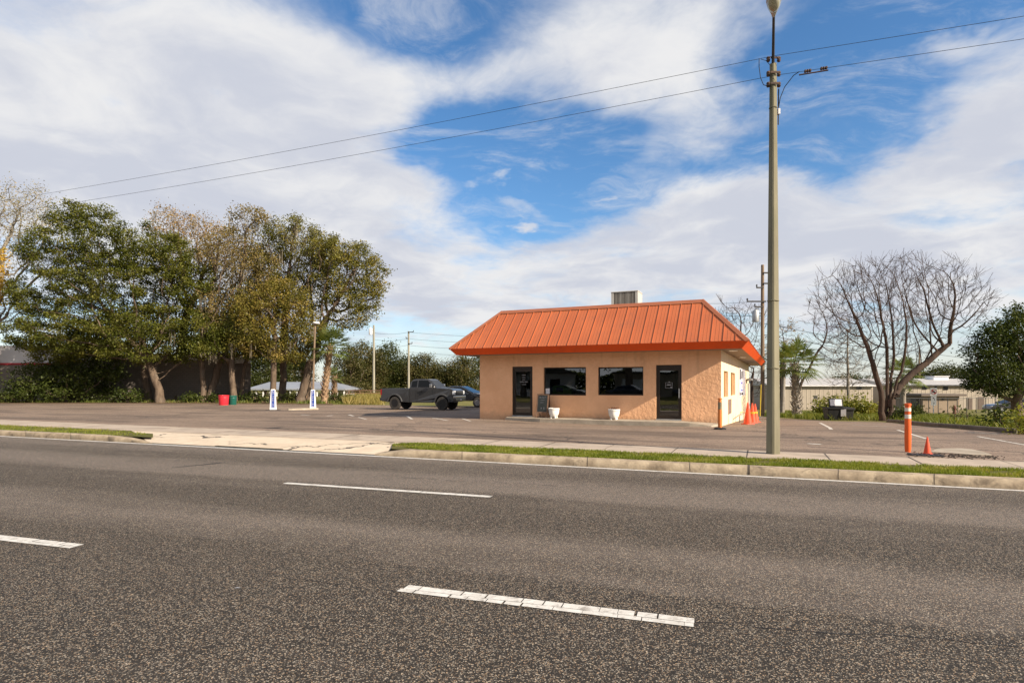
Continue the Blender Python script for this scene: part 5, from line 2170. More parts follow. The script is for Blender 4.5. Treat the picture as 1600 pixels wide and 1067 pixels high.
BARK = pm('bark', (0.17, 0.125, 0.09), (0.09, 0.065, 0.048), 2.2, .95, .1, .8, 9, .05, stretch=(2, 2, .5), stain=(1.2, .4, (.24, .21, .17)))
BARK_G = pm('grey_bark', (0.27, 0.24, 0.20), (0.15, 0.13, 0.105), 2.5, .95, .1, .6, 9, .04, stretch=(2, 2, .5))
BARK_R = pm('brown_bark', (0.085, 0.058, 0.045), (0.05, 0.036, 0.029), 2.5, .95, .1, .6, 9, .04, stretch=(2, 2, .5))
LEAF = {
    'dark': leaf_mat('leaf_dark', [(0.040, 0.050, 0.008), (0.072, 0.084, 0.013), (0.125, 0.128, 0.022), (0.18, 0.165, 0.04)]),
    'olive': leaf_mat('leaf_olive', [(0.066, 0.070, 0.012), (0.115, 0.112, 0.02), (0.18, 0.158, 0.034), (0.25, 0.19, 0.062)]),
    'gold': leaf_mat('leaf_gold', [(0.075, 0.075, 0.014), (0.13, 0.118, 0.022), (0.21, 0.165, 0.035), (0.30, 0.21, 0.06)]),
    'tan': leaf_mat('leaf_tan', [(0.09, 0.078, 0.022), (0.165, 0.13, 0.042), (0.26, 0.19, 0.075), (0.16, 0.14, 0.036)]),
    'rust': leaf_mat('leaf_rust', [(0.16, 0.095, 0.035), (0.25, 0.16, 0.065), (0.34, 0.24, 0.12), (0.16, 0.14, 0.05)]),
    'pale': leaf_mat('leaf_pale', [(0.24, 0.19, 0.12), (0.33, 0.27, 0.17), (0.20, 0.18, 0.07), (0.38, 0.31, 0.22)]),
    'yellow': leaf_mat('leaf_yellow', [(0.40, 0.24, 0.02), (0.55, 0.34, 0.03), (0.25, 0.22, 0.03)]),
    'far': leaf_mat('leaf_far', [(0.035, 0.042, 0.010), (0.065, 0.066, 0.018), (0.105, 0.092, 0.032), (0.15, 0.115, 0.055)]),
    'fargreen': leaf_mat('leaf_fargreen', [(0.024, 0.034, 0.008), (0.05, 0.06, 0.014), (0.09, 0.095, 0.026)]),
    'bush': leaf_mat('leaf_bush', [(0.11, 0.13, 0.018), (0.20, 0.20, 0.03), (0.30, 0.26, 0.07)]),
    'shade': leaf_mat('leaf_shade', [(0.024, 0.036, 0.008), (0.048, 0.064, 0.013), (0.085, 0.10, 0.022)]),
    'palm': leaf_mat('leaf_palm', [(0.055, 0.080, 0.020), (0.115, 0.145, 0.038), (0.20, 0.21, 0.075)], .25),
    'moss': leaf_mat('spanish_moss', [(0.15, 0.13, 0.095), (0.24, 0.205, 0.155), (0.30, 0.25, 0.19)], .3),
}


def pblobs(spec, Y):
    """(photo x, y, rx, ry[, depth offset, depth radius factor]) -> ellipsoids in the place"""
    out = []
    for s_ in spec:
        px, py, rx, ry = s_[:4]
        dY = s_[4] if len(s_) > 4 else 0.0
        Yb = Y + dY
        c = at(px, py, Yb)
        k = Yb / FX
        out.append((np.array(c), np.array([rx * k, rx * k * (s_[5] if len(s_) > 5 else .8), ry * k])))
    return out


def tree(name, label, px, Y, spec, leaf, trunk_r, seed, n_attr=420, n_per=55, lsize=.15, spread=.42, step=.55, stems=1, moss=0,
         bark=None, group=None, cat='tree', lean=0.0, fork=0.33, inner=.35, tipthr=2.2, kill=None, wander=.16, flat=.7, basept=None, up_leaf=.45):
    rng = np.random.default_rng(seed)
    base = on_ground(px, Y) if basept is None else basept
    blobs = pblobs(spec, Y)
    top = max(b_[0][2] + b_[1][2] for b_ in blobs)
    low = min(b_[0][2] - b_[1][2] for b_ in blobs)
    o = thing(name, label, cat, base, 0, group)
    B = np.array(base)
    cen = np.mean([b_[0] for b_ in blobs], axis=0)
    A = crown_points(rng, blobs, n_attr, inner)
    roots, par = [], []
    H = max(cen[2] - B[2], 1.0)
    for s_ in range(stems):
        ang = 2 * np.pi * s_ / max(stems, 1) + rng.uniform(0, 1)
        dr = np.array([math.cos(ang), math.sin(ang), 0]) * (0.35 if stems > 1 else 0)
        start = B + dr * trunk_r * 2.2 + np.array([0, 0, -.25])
        prev = -1
        top_h = max(H * fork, .5)
        ns = max(int(top_h / .6), 2)
        tgt = np.array([cen[0] - B[0], cen[1] - B[1], 0]) * fork * .55 + np.array([lean, 0, 0]) + dr * top_h * .5
        for k in range(ns + 1):
            f = k / ns
            p = start + np.array([0, 0, (top_h + .25) * f]) + tgt * f ** 1.5 + (rng.normal(0, .05, 3) * (f > 0))
            roots.append(p)
            par.append(prev)
            prev = len(roots) - 1
    N, P = colonise(rng, roots, par, A, step, kill or step * 1.1, 70, wander, .25)
    r, nch = radii_of(P, .012, trunk_r)
    # flare at the foot
    for i in range(len(roots)):
        h_ = N[i][2] - B[2]
        r[i] *= 1 + .55 * math.exp(-max(h_, 0) / .5)
    N_l = N - B
    branch_mesh('trunk', N_l, P, r, bark or BARK, o)
    tips = np.nonzero(r < .012 * tipthr)[0]
    if n_per and len(tips):
        C = N_l[tips]
        V = leaf_quads(rng, C, n_per, spread, lsize, flat, up_leaf)
        np_mesh('crown', V, np.arange(len(V)).reshape(-1, 4), LEAF[leaf], o)
    if moss:
        cand = np.nonzero((r < .10) & (N_l[:, 2] > 2.0))[0]
        pick = rng.choice(cand, min(moss, len(cand)), replace=False)
        V = []
        for i in pick:
            L_ = rng.uniform(.5, 1.7)
            c = N_l[i]
            for k in range(14):
                o2 = rng.normal(0, .14, 2)
                l2 = L_ * rng.uniform(.4, 1.0)
                w_ = rng.uniform(.012, .03)
                a = rng.uniform(0, np.pi)
                dx, dy = math.cos(a) * w_, math.sin(a) * w_
                x, y, z = c[0] + o2[0], c[1] + o2[1], c[2]
                j = rng.normal(0, .05, 2)
                V += [(x - dx, y - dy, z), (x + dx, y + dy, z), (x + j[0] + dx * .4, y + j[1] + dy * .4, z - l2), (x + j[0] - dx * .4, y + j[1] - dy * .4, z - l2)]
        np_mesh('hanging_moss_foliage', V, np.arange(len(V)).reshape(-1, 4), LEAF['moss'], o)
    return o


GL = 'trees at the left edge of the lot'
# far left: pale, half-bare tree, with a yellow one below it
tree('half_bare_tree', 'pale half-bare tree with thin whitish leaves at the edge of the picture', -28, 56, [(40, 340, 62, 52), (-35, 360, 80, 75), (70, 400, 45, 40), (10, 470, 50, 40), (-50, 470, 70, 60)], 'pale', .42, 11, 900, 26, .075, .42, .5, 1, 0, BARK_G, GL, inner=.5)
tree('yellow_tree', 'small tree with bright yellow leaves beside the pale half-bare tree', -38, 53, [(-12, 430, 26, 42), (-40, 455, 40, 45)], 'yellow', .16, 12, 160, 70, .09, .34, .5, 1, 0, BARK_G, GL)
# big dark evergreen oak
tree('evergreen_oak', 'broad dark green evergreen oak, widest of the row of trees', 252, 52, [(130, 345, 48, 30), (110, 400, 78, 40), (225, 400, 75, 48), (80, 465, 62, 30), (185, 450, 100, 45), (285, 440, 48, 45), (60, 515, 55, 20), (150, 512, 105, 34), (255, 515, 95, 34), (45, 540, 32, 14), (130, 545, 75, 18), (215, 550, 75, 18), (90, 555, 40, 14), (270, 556, 40, 14), (310, 540, 40, 22)],
     'dark', .32, 21, 2300, 110, .085, .30, .52, 1, 10, BARK, GL, fork=.5, flat=.5, up_leaf=.65)
tree('rust_tree', 'sparse rust-brown leafed tree behind the dark evergreen oak', 278, 58, [(300, 375, 58, 40), (270, 350, 40, 25), (345, 410, 52, 48), (330, 462, 46, 42), (300, 430, 45, 40)], 'rust', .34, 22, 900, 42, .082, .45, .52, 1, 34, BARK, GL, inner=.5, fork=.5)
tree('tall_brown_tree', 'tall olive-brown tree with a spiky top in the middle of the row', 322, 53, [(388, 345, 30, 24), (365, 395, 48, 42), (400, 425, 46, 40), (345, 480, 44, 36), (352, 520, 45, 28), (375, 470, 40, 34)], 'tan', .32, 23, 1100, 70, .08, .32, .5, 2, 40, BARK, GL, fork=.5)
tree('mossy_oak', 'tall olive oak draped with grey hanging moss', 442, 54, [(455, 372, 42, 34), (430, 405, 40, 34), (495, 395, 38, 32), (465, 430, 48, 34), (410, 455, 30, 34), (445, 455, 46, 30)], 'olive', .30, 24, 1100, 85, .082, .32, .5, 1, 60, BARK, GL, fork=.6)
tree('golden_oak', 'golden-green oak with its crown hanging low over the parking posts', 428, 50.5, [(440, 475, 40, 38), (415, 510, 42, 34), (465, 515, 36, 38), (450, 550, 32, 18), (400, 490, 34, 34), (390, 540, 26, 18)], 'gold', .24, 25, 900, 95, .08, .30, .46, 1, 26, BARK, GL, fork=.6)
tree('round_oak', 'round-headed green oak leaning out over the palm at the end of the row', 470, 52, [(545, 415, 46, 36), (515, 400, 36, 28), (580, 440, 26, 32), (560, 475, 32, 26), (520, 455, 40, 34), (548, 500, 26, 14), (575, 495, 14, 14), (500, 490, 26, 28)], 'olive', .36, 26, 1300, 95, .085, .29, .48, 1, 10, BARK, GL, lean=.3, fork=.5)
tree('side_oak', 'low green oak branch mass above the red and green tubs', 366, 51.5, [(375, 520, 38, 24), (330, 545, 40, 16), (395, 545, 28, 16), (352, 550, 34, 12)], 'dark', .24, 27, 700, 105, .085, .30, .46, 1, 14, BARK, GL, fork=.65, lean=-.2)
tree('leaning_trunk_tree', 'narrow dark tree with two leaning trunks behind the tubs', 372, 53.5, [(368, 500, 30, 28), (390, 470, 26, 28), (350, 530, 34, 22)], 'dark', .22, 28, 320, 80, .09, .4, .5, 2, 12, BARK, GL, fork=.65)
tree('shade_oak', 'dark oak trunk in the shade between the two widest trees', 232, 55, [(200, 520, 70, 36), (280, 500, 60, 40), (140, 540, 60, 20)], 'dark', .30, 29, 500, 70, .10, .45, .6, 1, 8, BARK, GL, fork=.6)
tree('mossy_twin_oak', 'dark mossy oak trunk close behind the right parking post', 482, 56, [(470, 540, 34, 30), (430, 540, 40, 26), (500, 540, 24, 22)], 'olive', .34, 30, 320, 50, .09, .42, .55, 1, 40, BARK, GL, fork=.6)
# undergrowth against the wall
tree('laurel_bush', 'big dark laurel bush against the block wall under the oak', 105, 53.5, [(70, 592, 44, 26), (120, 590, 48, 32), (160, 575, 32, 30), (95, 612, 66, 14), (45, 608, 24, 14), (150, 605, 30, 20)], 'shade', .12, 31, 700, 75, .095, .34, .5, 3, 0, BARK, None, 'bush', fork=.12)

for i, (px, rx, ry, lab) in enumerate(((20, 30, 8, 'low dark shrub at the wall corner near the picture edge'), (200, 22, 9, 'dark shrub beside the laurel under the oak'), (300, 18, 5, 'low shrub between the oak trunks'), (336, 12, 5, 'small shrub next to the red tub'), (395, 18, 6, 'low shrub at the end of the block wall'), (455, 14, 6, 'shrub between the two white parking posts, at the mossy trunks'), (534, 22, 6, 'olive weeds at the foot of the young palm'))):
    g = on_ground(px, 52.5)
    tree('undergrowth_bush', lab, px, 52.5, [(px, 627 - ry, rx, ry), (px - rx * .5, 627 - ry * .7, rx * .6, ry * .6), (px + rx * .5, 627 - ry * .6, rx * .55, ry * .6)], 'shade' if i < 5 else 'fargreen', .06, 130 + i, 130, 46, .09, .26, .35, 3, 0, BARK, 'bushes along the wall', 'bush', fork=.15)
# block warehouse behind the trees; wall colours darkened to stand for crown shade
M['block'] = pm('concrete_block', (0.20, 0.17, 0.15), (0.16, 0.135, 0.12), .6, .9, .1, .3, 14, .02, stain=(.4, .5, (0.16, 0.14, 0.13)))
mm, t, b = new_mat('block_wall')
co = t.n('ShaderNodeTexCoord').outputs['Object']
bx_, by_, bz_ = t.sep(co)
bk_ = t.n('ShaderNodeTexBrick', {'Vector': t.comb(bx_, bz_, 0.0), 'Color1': (0.22, 0.185, 0.155, 1), 'Color2': (0.19, 0.16, 0.135, 1), 'Mortar': (0.13, 0.11, 0.095, 1), 'Scale': 1.0, 'Mortar Size': 0.012, 'Brick Width': .40, 'Row Height': .20})
t.put(b.inputs['Base Color'], t.mix(t.m('MULTIPLY', t.smooth(t.noise(co, .5, 6, .6), .45, .7), .5), bk_.outputs[0], (0.17, 0.15, 0.135)))
b.inputs['Roughness'].default_value = .9
M['block_wall'] = mm
M['pale_siding'] = pm('pale_siding', (0.62, 0.60, 0.60), (0.54, 0.53, 0.54), .5, .7)
M['red_stripe'] = pm('red_stripe', (0.40, 0.03, 0.04), None, 2, .6)
wy = 57.0
def skew_box(mb, x0, x1, y0, y1, z0, z1):
    """the block stands turned away from the road: its depth runs off to the left"""
    d = x1 * (y1 / y0 - 1)
    return mb.add([(x0, y0, z0), (x1, y0, z0), (x1 + d, y1, z0), (x0 + d, y1, z0), (x0, y0, z1), (x1, y0, z1), (x1 + d, y1, z1), (x0 + d, y1, z1)],
                  [(3, 2, 1, 0), (4, 5, 6, 7), (0, 1, 5, 4), (1, 2, 6, 5), (2, 3, 7, 6), (3, 0, 4, 7)])


wh = thing('block_warehouse', 'grey block warehouse with a red stripe behind the row of trees', 'building', (0, 0, 0))
za = lambda py, Y=wy: CAMZ + (HY - py) / FX * Y
xa = lambda px, Y=wy: (px - CX) / FX * Y
wm = MB()
wm.box(xa(-330), xa(100), wy, wy + 14, -.6, za(570))
wm.build('wall', M['block_wall'], wh)
wm = MB()
wm.box(xa(-330) - .05, xa(100) + .05, wy - .08, wy + 14, za(567) + .0, za(540))
wm.build('upper_wall', M['pale_siding'], wh)
wm = MB()
wm.box(xa(-330) - .08, xa(100) + .08, wy - .12, wy + .2, za(570) + .002, za(567) - .002)
wm.build('stripe', M['red_stripe'], wh)
wm = MB()
skew_box(wm, xa(100) + .055, xa(372), wy + .6, wy + 13, -.6, za(562))
wm.build('rear_wing_wall', M['block_wall'], wh)
wm = MB()
skew_box(wm, xa(100) + .055, xa(372), wy + .4, wy + 13.2, za(562) + .002, za(552))
wm.build('roof_edge', M['pale_siding'], wh)
wm = MB()
skew_box(wm, xa(372) + .004, xa(397.5), wy - .8, wy + 12, -.6, za(568))
wm.build('end_bay_wall', M['block'], wh)
wm = MB()
skew_box(wm, xa(372) + .004, xa(397.5), wy - .85, wy + 12, za(568) + .002, za(555.5))
wm.build('end_panel', M['pale_siding'], wh)

# open pavilion far behind
pv = thing('pavilion', 'long low open pavilion with a grey metal roof beyond the trees', 'building', (0, 0, 0))
Yp = 78.0
M['metal_roof'] = pm('grey_metal_roof', (0.27, 0.29, 0.33), (0.22, 0.24, 0.275), .4, .5)
rm = MB()
x0, x1 = xa(385, Yp), xa(540, Yp)
z0, z1 = za(607, Yp), za(596.5, Yp)
rm.add([(x0, Yp, z0), (x1, Yp, z0), (x1 - 3.2, Yp + 5, z1), (x0 + 1, Yp + 5, z1), (x1, Yp + 10, z0), (x0, Yp + 10, z0)], [(0, 1, 2, 3), (1, 4, 2), (3, 2, 4, 5), (0, 3, 5)])
rm.box(x0, x1, Yp, Yp + 10, z0 - .2, z0 - .003)
rm.build('roof', M['metal_roof'], pv)
for i in range(15):
    pm_ = MB()
    xx = x0 + .3 + (x1 - x0 - .6) * i / 14
    pm_.box(xx - .07, xx + .07, Yp + .25, Yp + .39, gz(xx, Yp) - .1, z0 - .203)
    pm_.build('post', M['white'], pv)
wm = MB()
wm.box(xa(517, Yp), xa(532, Yp), Yp + 3, Yp + 7, -.3, z0 - .21)
wm.build('storeroom_wall', M['pale_siding'], pv)
fn = thing('field_fence', 'low dark fence line beyond the dry grass', 'fence', (0, 0, 0))
for i in range(12):
    f_ = MB()
    xx = xa(545 + i * 17, 68)
    f_.box(xx - .05, xx + .05, 68, 68.1, -.3, .82)
    f_.build('post', M['oldwood'], fn)
f_ = MB()
for z in (.15, .45, .75):
    f_.box(xa(540, 68), xa(740, 68), 68.02, 68.08, z - .05, z + .05)
f_.build('rail', M['oldwood'], fn)


# ------------------------------------------------------------------ palms
BOOT = pm('palm_boot', (0.36, 0.245, 0.155), (0.22, 0.145, 0.09), 4, .9, .1)
BOOT_G = pm('palm_boot_grey', (0.30, 0.27, 0.235), (0.20, 0.17, 0.145), 4, .9, .1)


def palm(px, Y, top_py, crown_px, label, seed, trunk_r=.2, boots=True, lean=(0, 0), n_fr=34, bmat=None, group=None, dead=0, basept=None):
    rng = np.random.default_rng(seed)
    base = on_ground(px, Y) if basept is None else basept
    Y = base.y
    h = CAMZ + (HY - top_py) / FX * Y - base.z
    R_ = crown_px / FX * Y
    o = thing('palm_tree', label, 'palm tree', base, 0, group)
    tk = MB()
    pts, rr = [], []
    for k in range(9):
        f = k / 8
        pts.append((lean[0] * f ** 1.3, lean[1] * f, -.2 + (h + .2) * f))
        rr.append(trunk_r * (1.25 - .35 * f if k else 1.35))
    tk.tube(pts, rr, 12)
    to = tk.build('trunk', bmat or BOOT, o, smooth='auto')
    if boots:
        bt = MB()
        nb = int(h / .11 * 3)
        for i in range(nb):
            f = .06 + .94 * i / nb
            a = i * 2.4
            c = Vector((lean[0] * f ** 1.3, lean[1] * f, h * f))
            d = Vector((math.cos(a), math.sin(a), 0))
            r_ = trunk_r * (1.2 - .3 * f)
            L_ = rng.uniform(.16, .34)
            sd_ = Vector((-d.y, d.x, 0))
            q0 = c + d * r_ * .8
            q1 = c + d * (r_ + L_ * .55) + Vector((0, 0, L_))
            w_ = .07
            bt.add([q0 - sd_ * w_, q0 + sd_ * w_, q1 + sd_ * w_ * .6, q1 - sd_ * w_ * .6, q0 - sd_ * w_ + d * .05, q0 + sd_ * w_ + d * .05, q1 + sd_ * w_ * .5 + d * .03, q1 - sd_ * w_ * .5 + d * .03],
                   [(0, 1, 2, 3), (7, 6, 5, 4), (0, 4, 5, 1), (2, 6, 7, 3), (1, 5, 6, 2), (3, 7, 4, 0)])
        bt.build('leaf_boots_foliage', bmat or BOOT, to)
    V = []
    ctr = np.array([lean[0], lean[1], h])
    for i in range(n_fr):
        a = i * 2.399 + rng.uniform(-.2, .2)
        e = math.asin(np.clip(1.0 - 1.62 * (i + .5) / n_fr, -.75, 1)) + rng.uniform(-.1, .1)
        d = np.array([math.cos(a) * math.cos(e), math.sin(a) * math.cos(e), math.sin(e)])
        pet = R_ * rng.uniform(.42, .55)
        side = np.cross(d, [0, 0, 1.0])
        side /= np.linalg.norm(side) + 1e-9
        upv = np.cross(side, d)
        tipc = ctr + d * pet + np.array([0, 0, -.10 * pet])
        w_ = .02
        V += [ctr - side * w_, ctr + side * w_, tipc + side * w_, tipc - side * w_]
        bl = R_ * rng.uniform(.50, .68)
        for k in range(15):
            g = (k - 7) / 7 * 1.35
            dv = d * math.cos(g) + side * math.sin(g) + upv * .12
            dv /= np.linalg.norm(dv)
            l2 = bl * (1 - .35 * abs(k - 7) / 7) * rng.uniform(.85, 1.1)
            p1 = tipc + dv * l2 * .62
            p2 = p1 + (dv + np.array([0, 0, -.55])) / 1.15 * l2 * .40
            sw = np.cross(dv, upv)
            sw /= np.linalg.norm(sw) + 1e-9
            ww = R_ * .022
            V += [tipc, p1 + sw * ww, p2, p1 - sw * ww]
    V = np.array(V)
    np_mesh('crown', V, np.arange(len(V)).reshape(-1, 4), LEAF['palm'], o)
    return o


palm(506, 51, 541, 40, 'tall palm with a shaggy sunlit trunk at the end of the tree row', 41, .21, True, (.55, 0), 44)
palm(522.5, 55, 588, 20, 'short young palm on the dry grass beside the tall palm', 42, .15, True, (0, 0), 22)
palm(474, 53, 580, 24, 'short palm in the shade between the mossy trunks', 43, .17, True, (0, 0), 24)
palm(1246, 0, 568, 50, 'stout palm with a pale grey boot trunk across the lot', 44, .22, True, (-.15, 0), 40, BOOT_G, None, basept=gp(1245, 652.5))
palm(1222, 46, 566, 32, 'thin palm half hidden behind the concrete light pole', 45, .14, False, (.2, 0), 26, BOOT_G)
palm(1411, 58, 585, 38, 'dark palm standing behind the many-stemmed bare tree', 46, .22, False, (.0, 0), 36, BOOT_G)
palm(1420, 64, 613, 9, 'low shaggy palm in front of the cream building', 47, .14, False, (0, 0), 18, BOOT_G)


# ------------------------------------------------------------------ bare trees on the right
def bare_tree(label, base, spec, Y, trunk_r, seed, n_attr, step, stems, bark, name='bare_tree', tip=.008, kill=None, wander=.1, up=.2, leaf=None, n_leaf=0, p=1.9):
    rng = np.random.default_rng(seed)
    o = thing(name, label, 'tree', base)
    B = np.array(base)
    A = crown_points(rng, pblobs(spec, Y), n_attr, .6)
    roots, par = [], []
    for st in stems:                       # each stem: photo points from the foot up
        prev = -1
        pts3 = [np.array(at(q[0], q[1], Y + (q[2] if len(q) > 2 else 0))) for q in st]
        pts3[0][2] = gz(pts3[0][0], pts3[0][1]) - .2
        for i in range(len(pts3) - 1):
            a, b_ = pts3[i], pts3[i + 1]
            ns = max(int(np.linalg.norm(b_ - a) / step), 1)
            for k in range(ns + (i == len(pts3) - 2)):
                roots.append(a + (b_ - a) * k / ns + rng.normal(0, .02, 3))
                par.append(prev)
                prev = len(roots) - 1
    N, P = colonise(rng, roots, par, A, step, kill or step * 1.05, 80, wander, up)
    r, nch = radii_of(P, tip, trunk_r, p)
    for i in range(len(roots)):
        h_ = N[i][2] - B[2]
        r[i] *= 1 + .4 * math.exp(-max(h_, 0) / .5)
    # a last flush of fine twigs at the ends
    ex, ep, er = [], [], []
    n0 = len(N)
    for i in np.nonzero(r < tip * 2.0)[0]:
        if P[i] < 0:
            continue
        d = N[i] - N[P[i]]
        d /= np.linalg.norm(d) + 1e-9
        for k in range(3):
            v = d + rng.normal(0, .34, 3) + np.array([0, 0, .3])
            v /= np.linalg.norm(v)
            ex.append(N[i] + v * step * rng.uniform(.9, 2.4))
            ep.append(i)
            er.append(tip * .8)
    if ex:
        N = np.concatenate([N, np.array(ex)])
        P = np.concatenate([P, np.array(ep)])
        r = np.concatenate([r, np.array(er)])
    branch_mesh('trunk', N - B, P, r, bark, o)
    if leaf:
        C = N[n0:] - B
        C = C[rng.uniform(size=len(C)) < .6]
        V = leaf_quads(rng, C, n_leaf, .14, .07)
        np_mesh('crown', V, np.arange(len(V)).reshape(-1, 4), LEAF[leaf], o)
    return o


bt = gp(1384, 657.5)
bY = bt.y
bare_tree('large leafless tree with many spreading stems at the edge of the lot', bt,
          [(1330, 470, 54, 46), (1310, 455, 38, 34), (1400, 448, 80, 44), (1360, 445, 60, 38), (1465, 452, 62, 42), (1508, 468, 42, 38), (1400, 500, 80, 44), (1340, 515, 44, 34), (1460, 500, 60, 34), (1538, 474, 18, 26), (1288, 470, 20, 28), (1420, 540, 40, 24), (1372, 550, 26, 26)],
          bY, .17, 61, 4600, .32,
          [[(1379, 657), (1377, 612), (1366, 578)], [(1384, 658, .4), (1386, 600, .6), (1386, 570, .8)], [(1388, 658, -.3), (1398, 605, -.6), (1408, 580, -.8)],
           [(1390, 657, .1), (1395, 625, .3), (1407, 602, .5), (1425, 584, .6), (1447, 567, .7), (1466, 549, .7), (1484, 537, .6)], [(1390, 657, .5), (1392, 590, 1.1), (1396, 566, 1.3)]], BARK_R, tip=.0068, wander=.045, p=1.9, kill=.34, up=.25)
bare_tree('slender leaning leafless tree behind the stout palm', gp(1239, 650), [(1300, 520, 34, 30), (1280, 490, 24, 26), (1310, 560, 24, 16)], gp(1239, 650).y + .5, .10, 62, 380, .36,
          [[(1238, 650), (1252, 600), (1272, 560), (1288, 535)]], BARK_R, tip=.010)
bare_tree('small leafless conifer-shaped tree above the yellow bush', on_ground(1325, 52), [(1325, 560, 40, 40), (1325, 520, 22, 26), (1325, 595, 34, 14)], 52, .13, 63, 420, .4,
          [[(1325, 640), (1325, 600), (1324, 560), (1324, 520)]], BARK_G, tip=.012)
bare_tree('bare scrubby tree behind the roof beside the utility pole', on_ground(1168, 56), [(1150, 505, 36, 34), (1175, 530, 26, 40), (1120, 505, 18, 24), (1185, 500, 18, 26)], 56, .16, 64, 420, .45,
          [[(1168, 640), (1166, 580), (1160, 540)]], BARK_R, tip=.013)
bare_tree('bare tree with a few rust leaves behind the light pole', on_ground(1220, 60), [(1224, 535, 26, 36), (1205, 560, 20, 30), (1240, 560, 20, 22)], 60, .16, 65, 260, .45,
          [[(1220, 640), (1221, 590), (1222, 550)]], BARK_R, tip=.013, leaf='rust', n_leaf=9)
bare_tree('dark leafless tree behind the yellow guard', on_ground(1180, 50), [(1172, 585, 16, 26), (1186, 600, 14, 24)], 50, .15, 66, 120, .4,
          [[(1176, 645), (1174, 600), (1178, 575)]], BARK_R, tip=.013)
# evergreen at the right edge
tree('camphor_tree', 'dense dark green evergreen tree at the edge beyond the sign', 1590, 42, [(1570, 535, 40, 34), (1548, 560, 34, 26), (1600, 520, 40, 40), (1560, 595, 44, 22), (1610, 570, 44, 50), (1525, 590, 18, 16), (1660, 560, 50, 50), (1605, 605, 40, 16)],
     'shade', .30, 71, 1900, 120, .085, .30, .5, 1, 0, BARK, None, fork=.3)
# shrubs and weeds on the right
def bush(px, py, rx, ry, leaf, label, seed, Y=None, n=90, per=40, ls=.07, sp_=.2, group=None, name='shrub'):
    g = gp(px, py)
    return tree(name, label, px, g.y, [(px, py - ry * .8, rx, ry), (px - rx * .4, py - ry * .5, rx * .6, ry * .6), (px + rx * .45, py - ry * .55, rx * .55, ry * .65)], leaf, .05, seed, n, per, ls, sp_, .22, 3, 0, BARK_R, group, 'bush', fork=.2, basept=g)


bush(1300, 651, 28, 17, 'bush', 'yellow-green bush behind the bins', 81, n=150, per=36, ls=.09, sp_=.28)
bush(1345, 652, 24, 15, 'bush', 'yellow-green bush between the bins and the bare tree', 82, n=130, per=36, ls=.09, sp_=.28)
bush(1412, 658.5, 14, 9, 'shade', 'low dark green bush at the foot of the bare tree', 83)
bush(1428, 652, 14, 10, 'fargreen', 'dark round shrub behind the orange post', 84)
bush(1560, 668, 20, 6, 'shade', 'spreading dark weed clump near the end of the lot kerb', 85)
bush(1602, 668, 7, 9, 'bush', 'tall weedy shrub at the edge under the dark evergreen', 86, per=26)
bush(1594, 678, 12, 4.5, 'bush', 'bright green weeds spilling over the end of the kerb', 87)
for i, (px, py, h_) in enumerate(((1492, 661, 22), (1510, 659, 19))):
    g = gp(px, py)
    bare_tree(('thin dark sapling nearer the lot kerb', 'thin dark sapling further from the sign')[i], g, [(px, py - h_ * .55, 8, h_ * .4), (px, py - h_ * .8, 4, h_ * .2)], g.y, .03, 90 + i, 70, .16,
              [[(px, py), (px + .5, py - h_ * .5), (px, py - h_ * .8)]], BARK_R, name='sapling', tip=.006, leaf='shade', n_leaf=3)

# ------------------------------------------------------------------ far tree belts: single trees, each its own
FB = [(415, 560, 40, 34, 92, 'fargreen', 'mid green tree seen through the gap beside the block warehouse'),
      (452, 572, 34, 26, 96, 'far', 'brownish tree behind the pavilion roof'),
      (546, 572, 26, 34, 86, 'far', 'dull olive tree just past the young palm'),
      (572, 565, 30, 34, 92, 'far', 'brown-green tree at the foot of the left utility pole'),
      (604, 570, 34, 36, 95, 'fargreen', 'tall dark far tree between the two utility poles'),
      (634, 578, 22, 28, 98, 'fargreen', 'green far tree behind the slim utility pole'),
      (664, 580, 30, 30, 94, 'far', 'olive far tree above the pickup cab'),
      (697, 588, 24, 26, 97, 'fargreen', 'dark low far tree above the pickup hood'),
      (722, 582, 22, 30, 93, 'far', 'pale-stemmed far tree near the roof corner'),
      (748, 580, 26, 32, 96, 'fargreen', 'far green tree partly hidden by the restaurant wall'),
      (560, 588, 30, 26, 108, 'fargreen', 'dark rear tree showing between the palm and the grey utility pole'),
      (590, 590, 30, 28, 110, 'far', 'rear tree filling the gap right of the grey utility pole'),
      (622, 592, 28, 26, 112, 'fargreen', 'rear dark tree directly behind the slim pole'),
      (652, 592, 28, 26, 110, 'fargreen', 'rear dark tree above the pickup bed and cab'),
      (682, 594, 28, 24, 112, 'far', 'rear olive tree above the pickup windscreen'),
      (712, 594, 28, 26, 110, 'fargreen', 'rear dark tree above the black sedan')]
for i, (px, py, rx, ry, Y, lf_, lab) in enumerate(FB):
    r4 = random.Random(i)
    sp2 = [(px, py, rx * .7, ry * .8), (px - rx * .5, py + ry * .3, rx * .55, ry * .6), (px + rx * .5, py + ry * .25, rx * .55, ry * .6), (px + r4.uniform(-6, 6), py - ry * .4, rx * .4, ry * .45), (px - rx * .3, py + ry * .8, rx * .6, ry * .5), (px + rx * .35, py + ry * .8, rx * .6, ry * .5), (px, py + ry * 1.15, rx, ry * .35)]
    tree('woodland_tree', lab, px, Y, sp2, lf_, .18, 200 + i, 620, 170, .125, .60, .8, 1, 0, BARK, 'far trees beyond the dry grass', fork=.2)
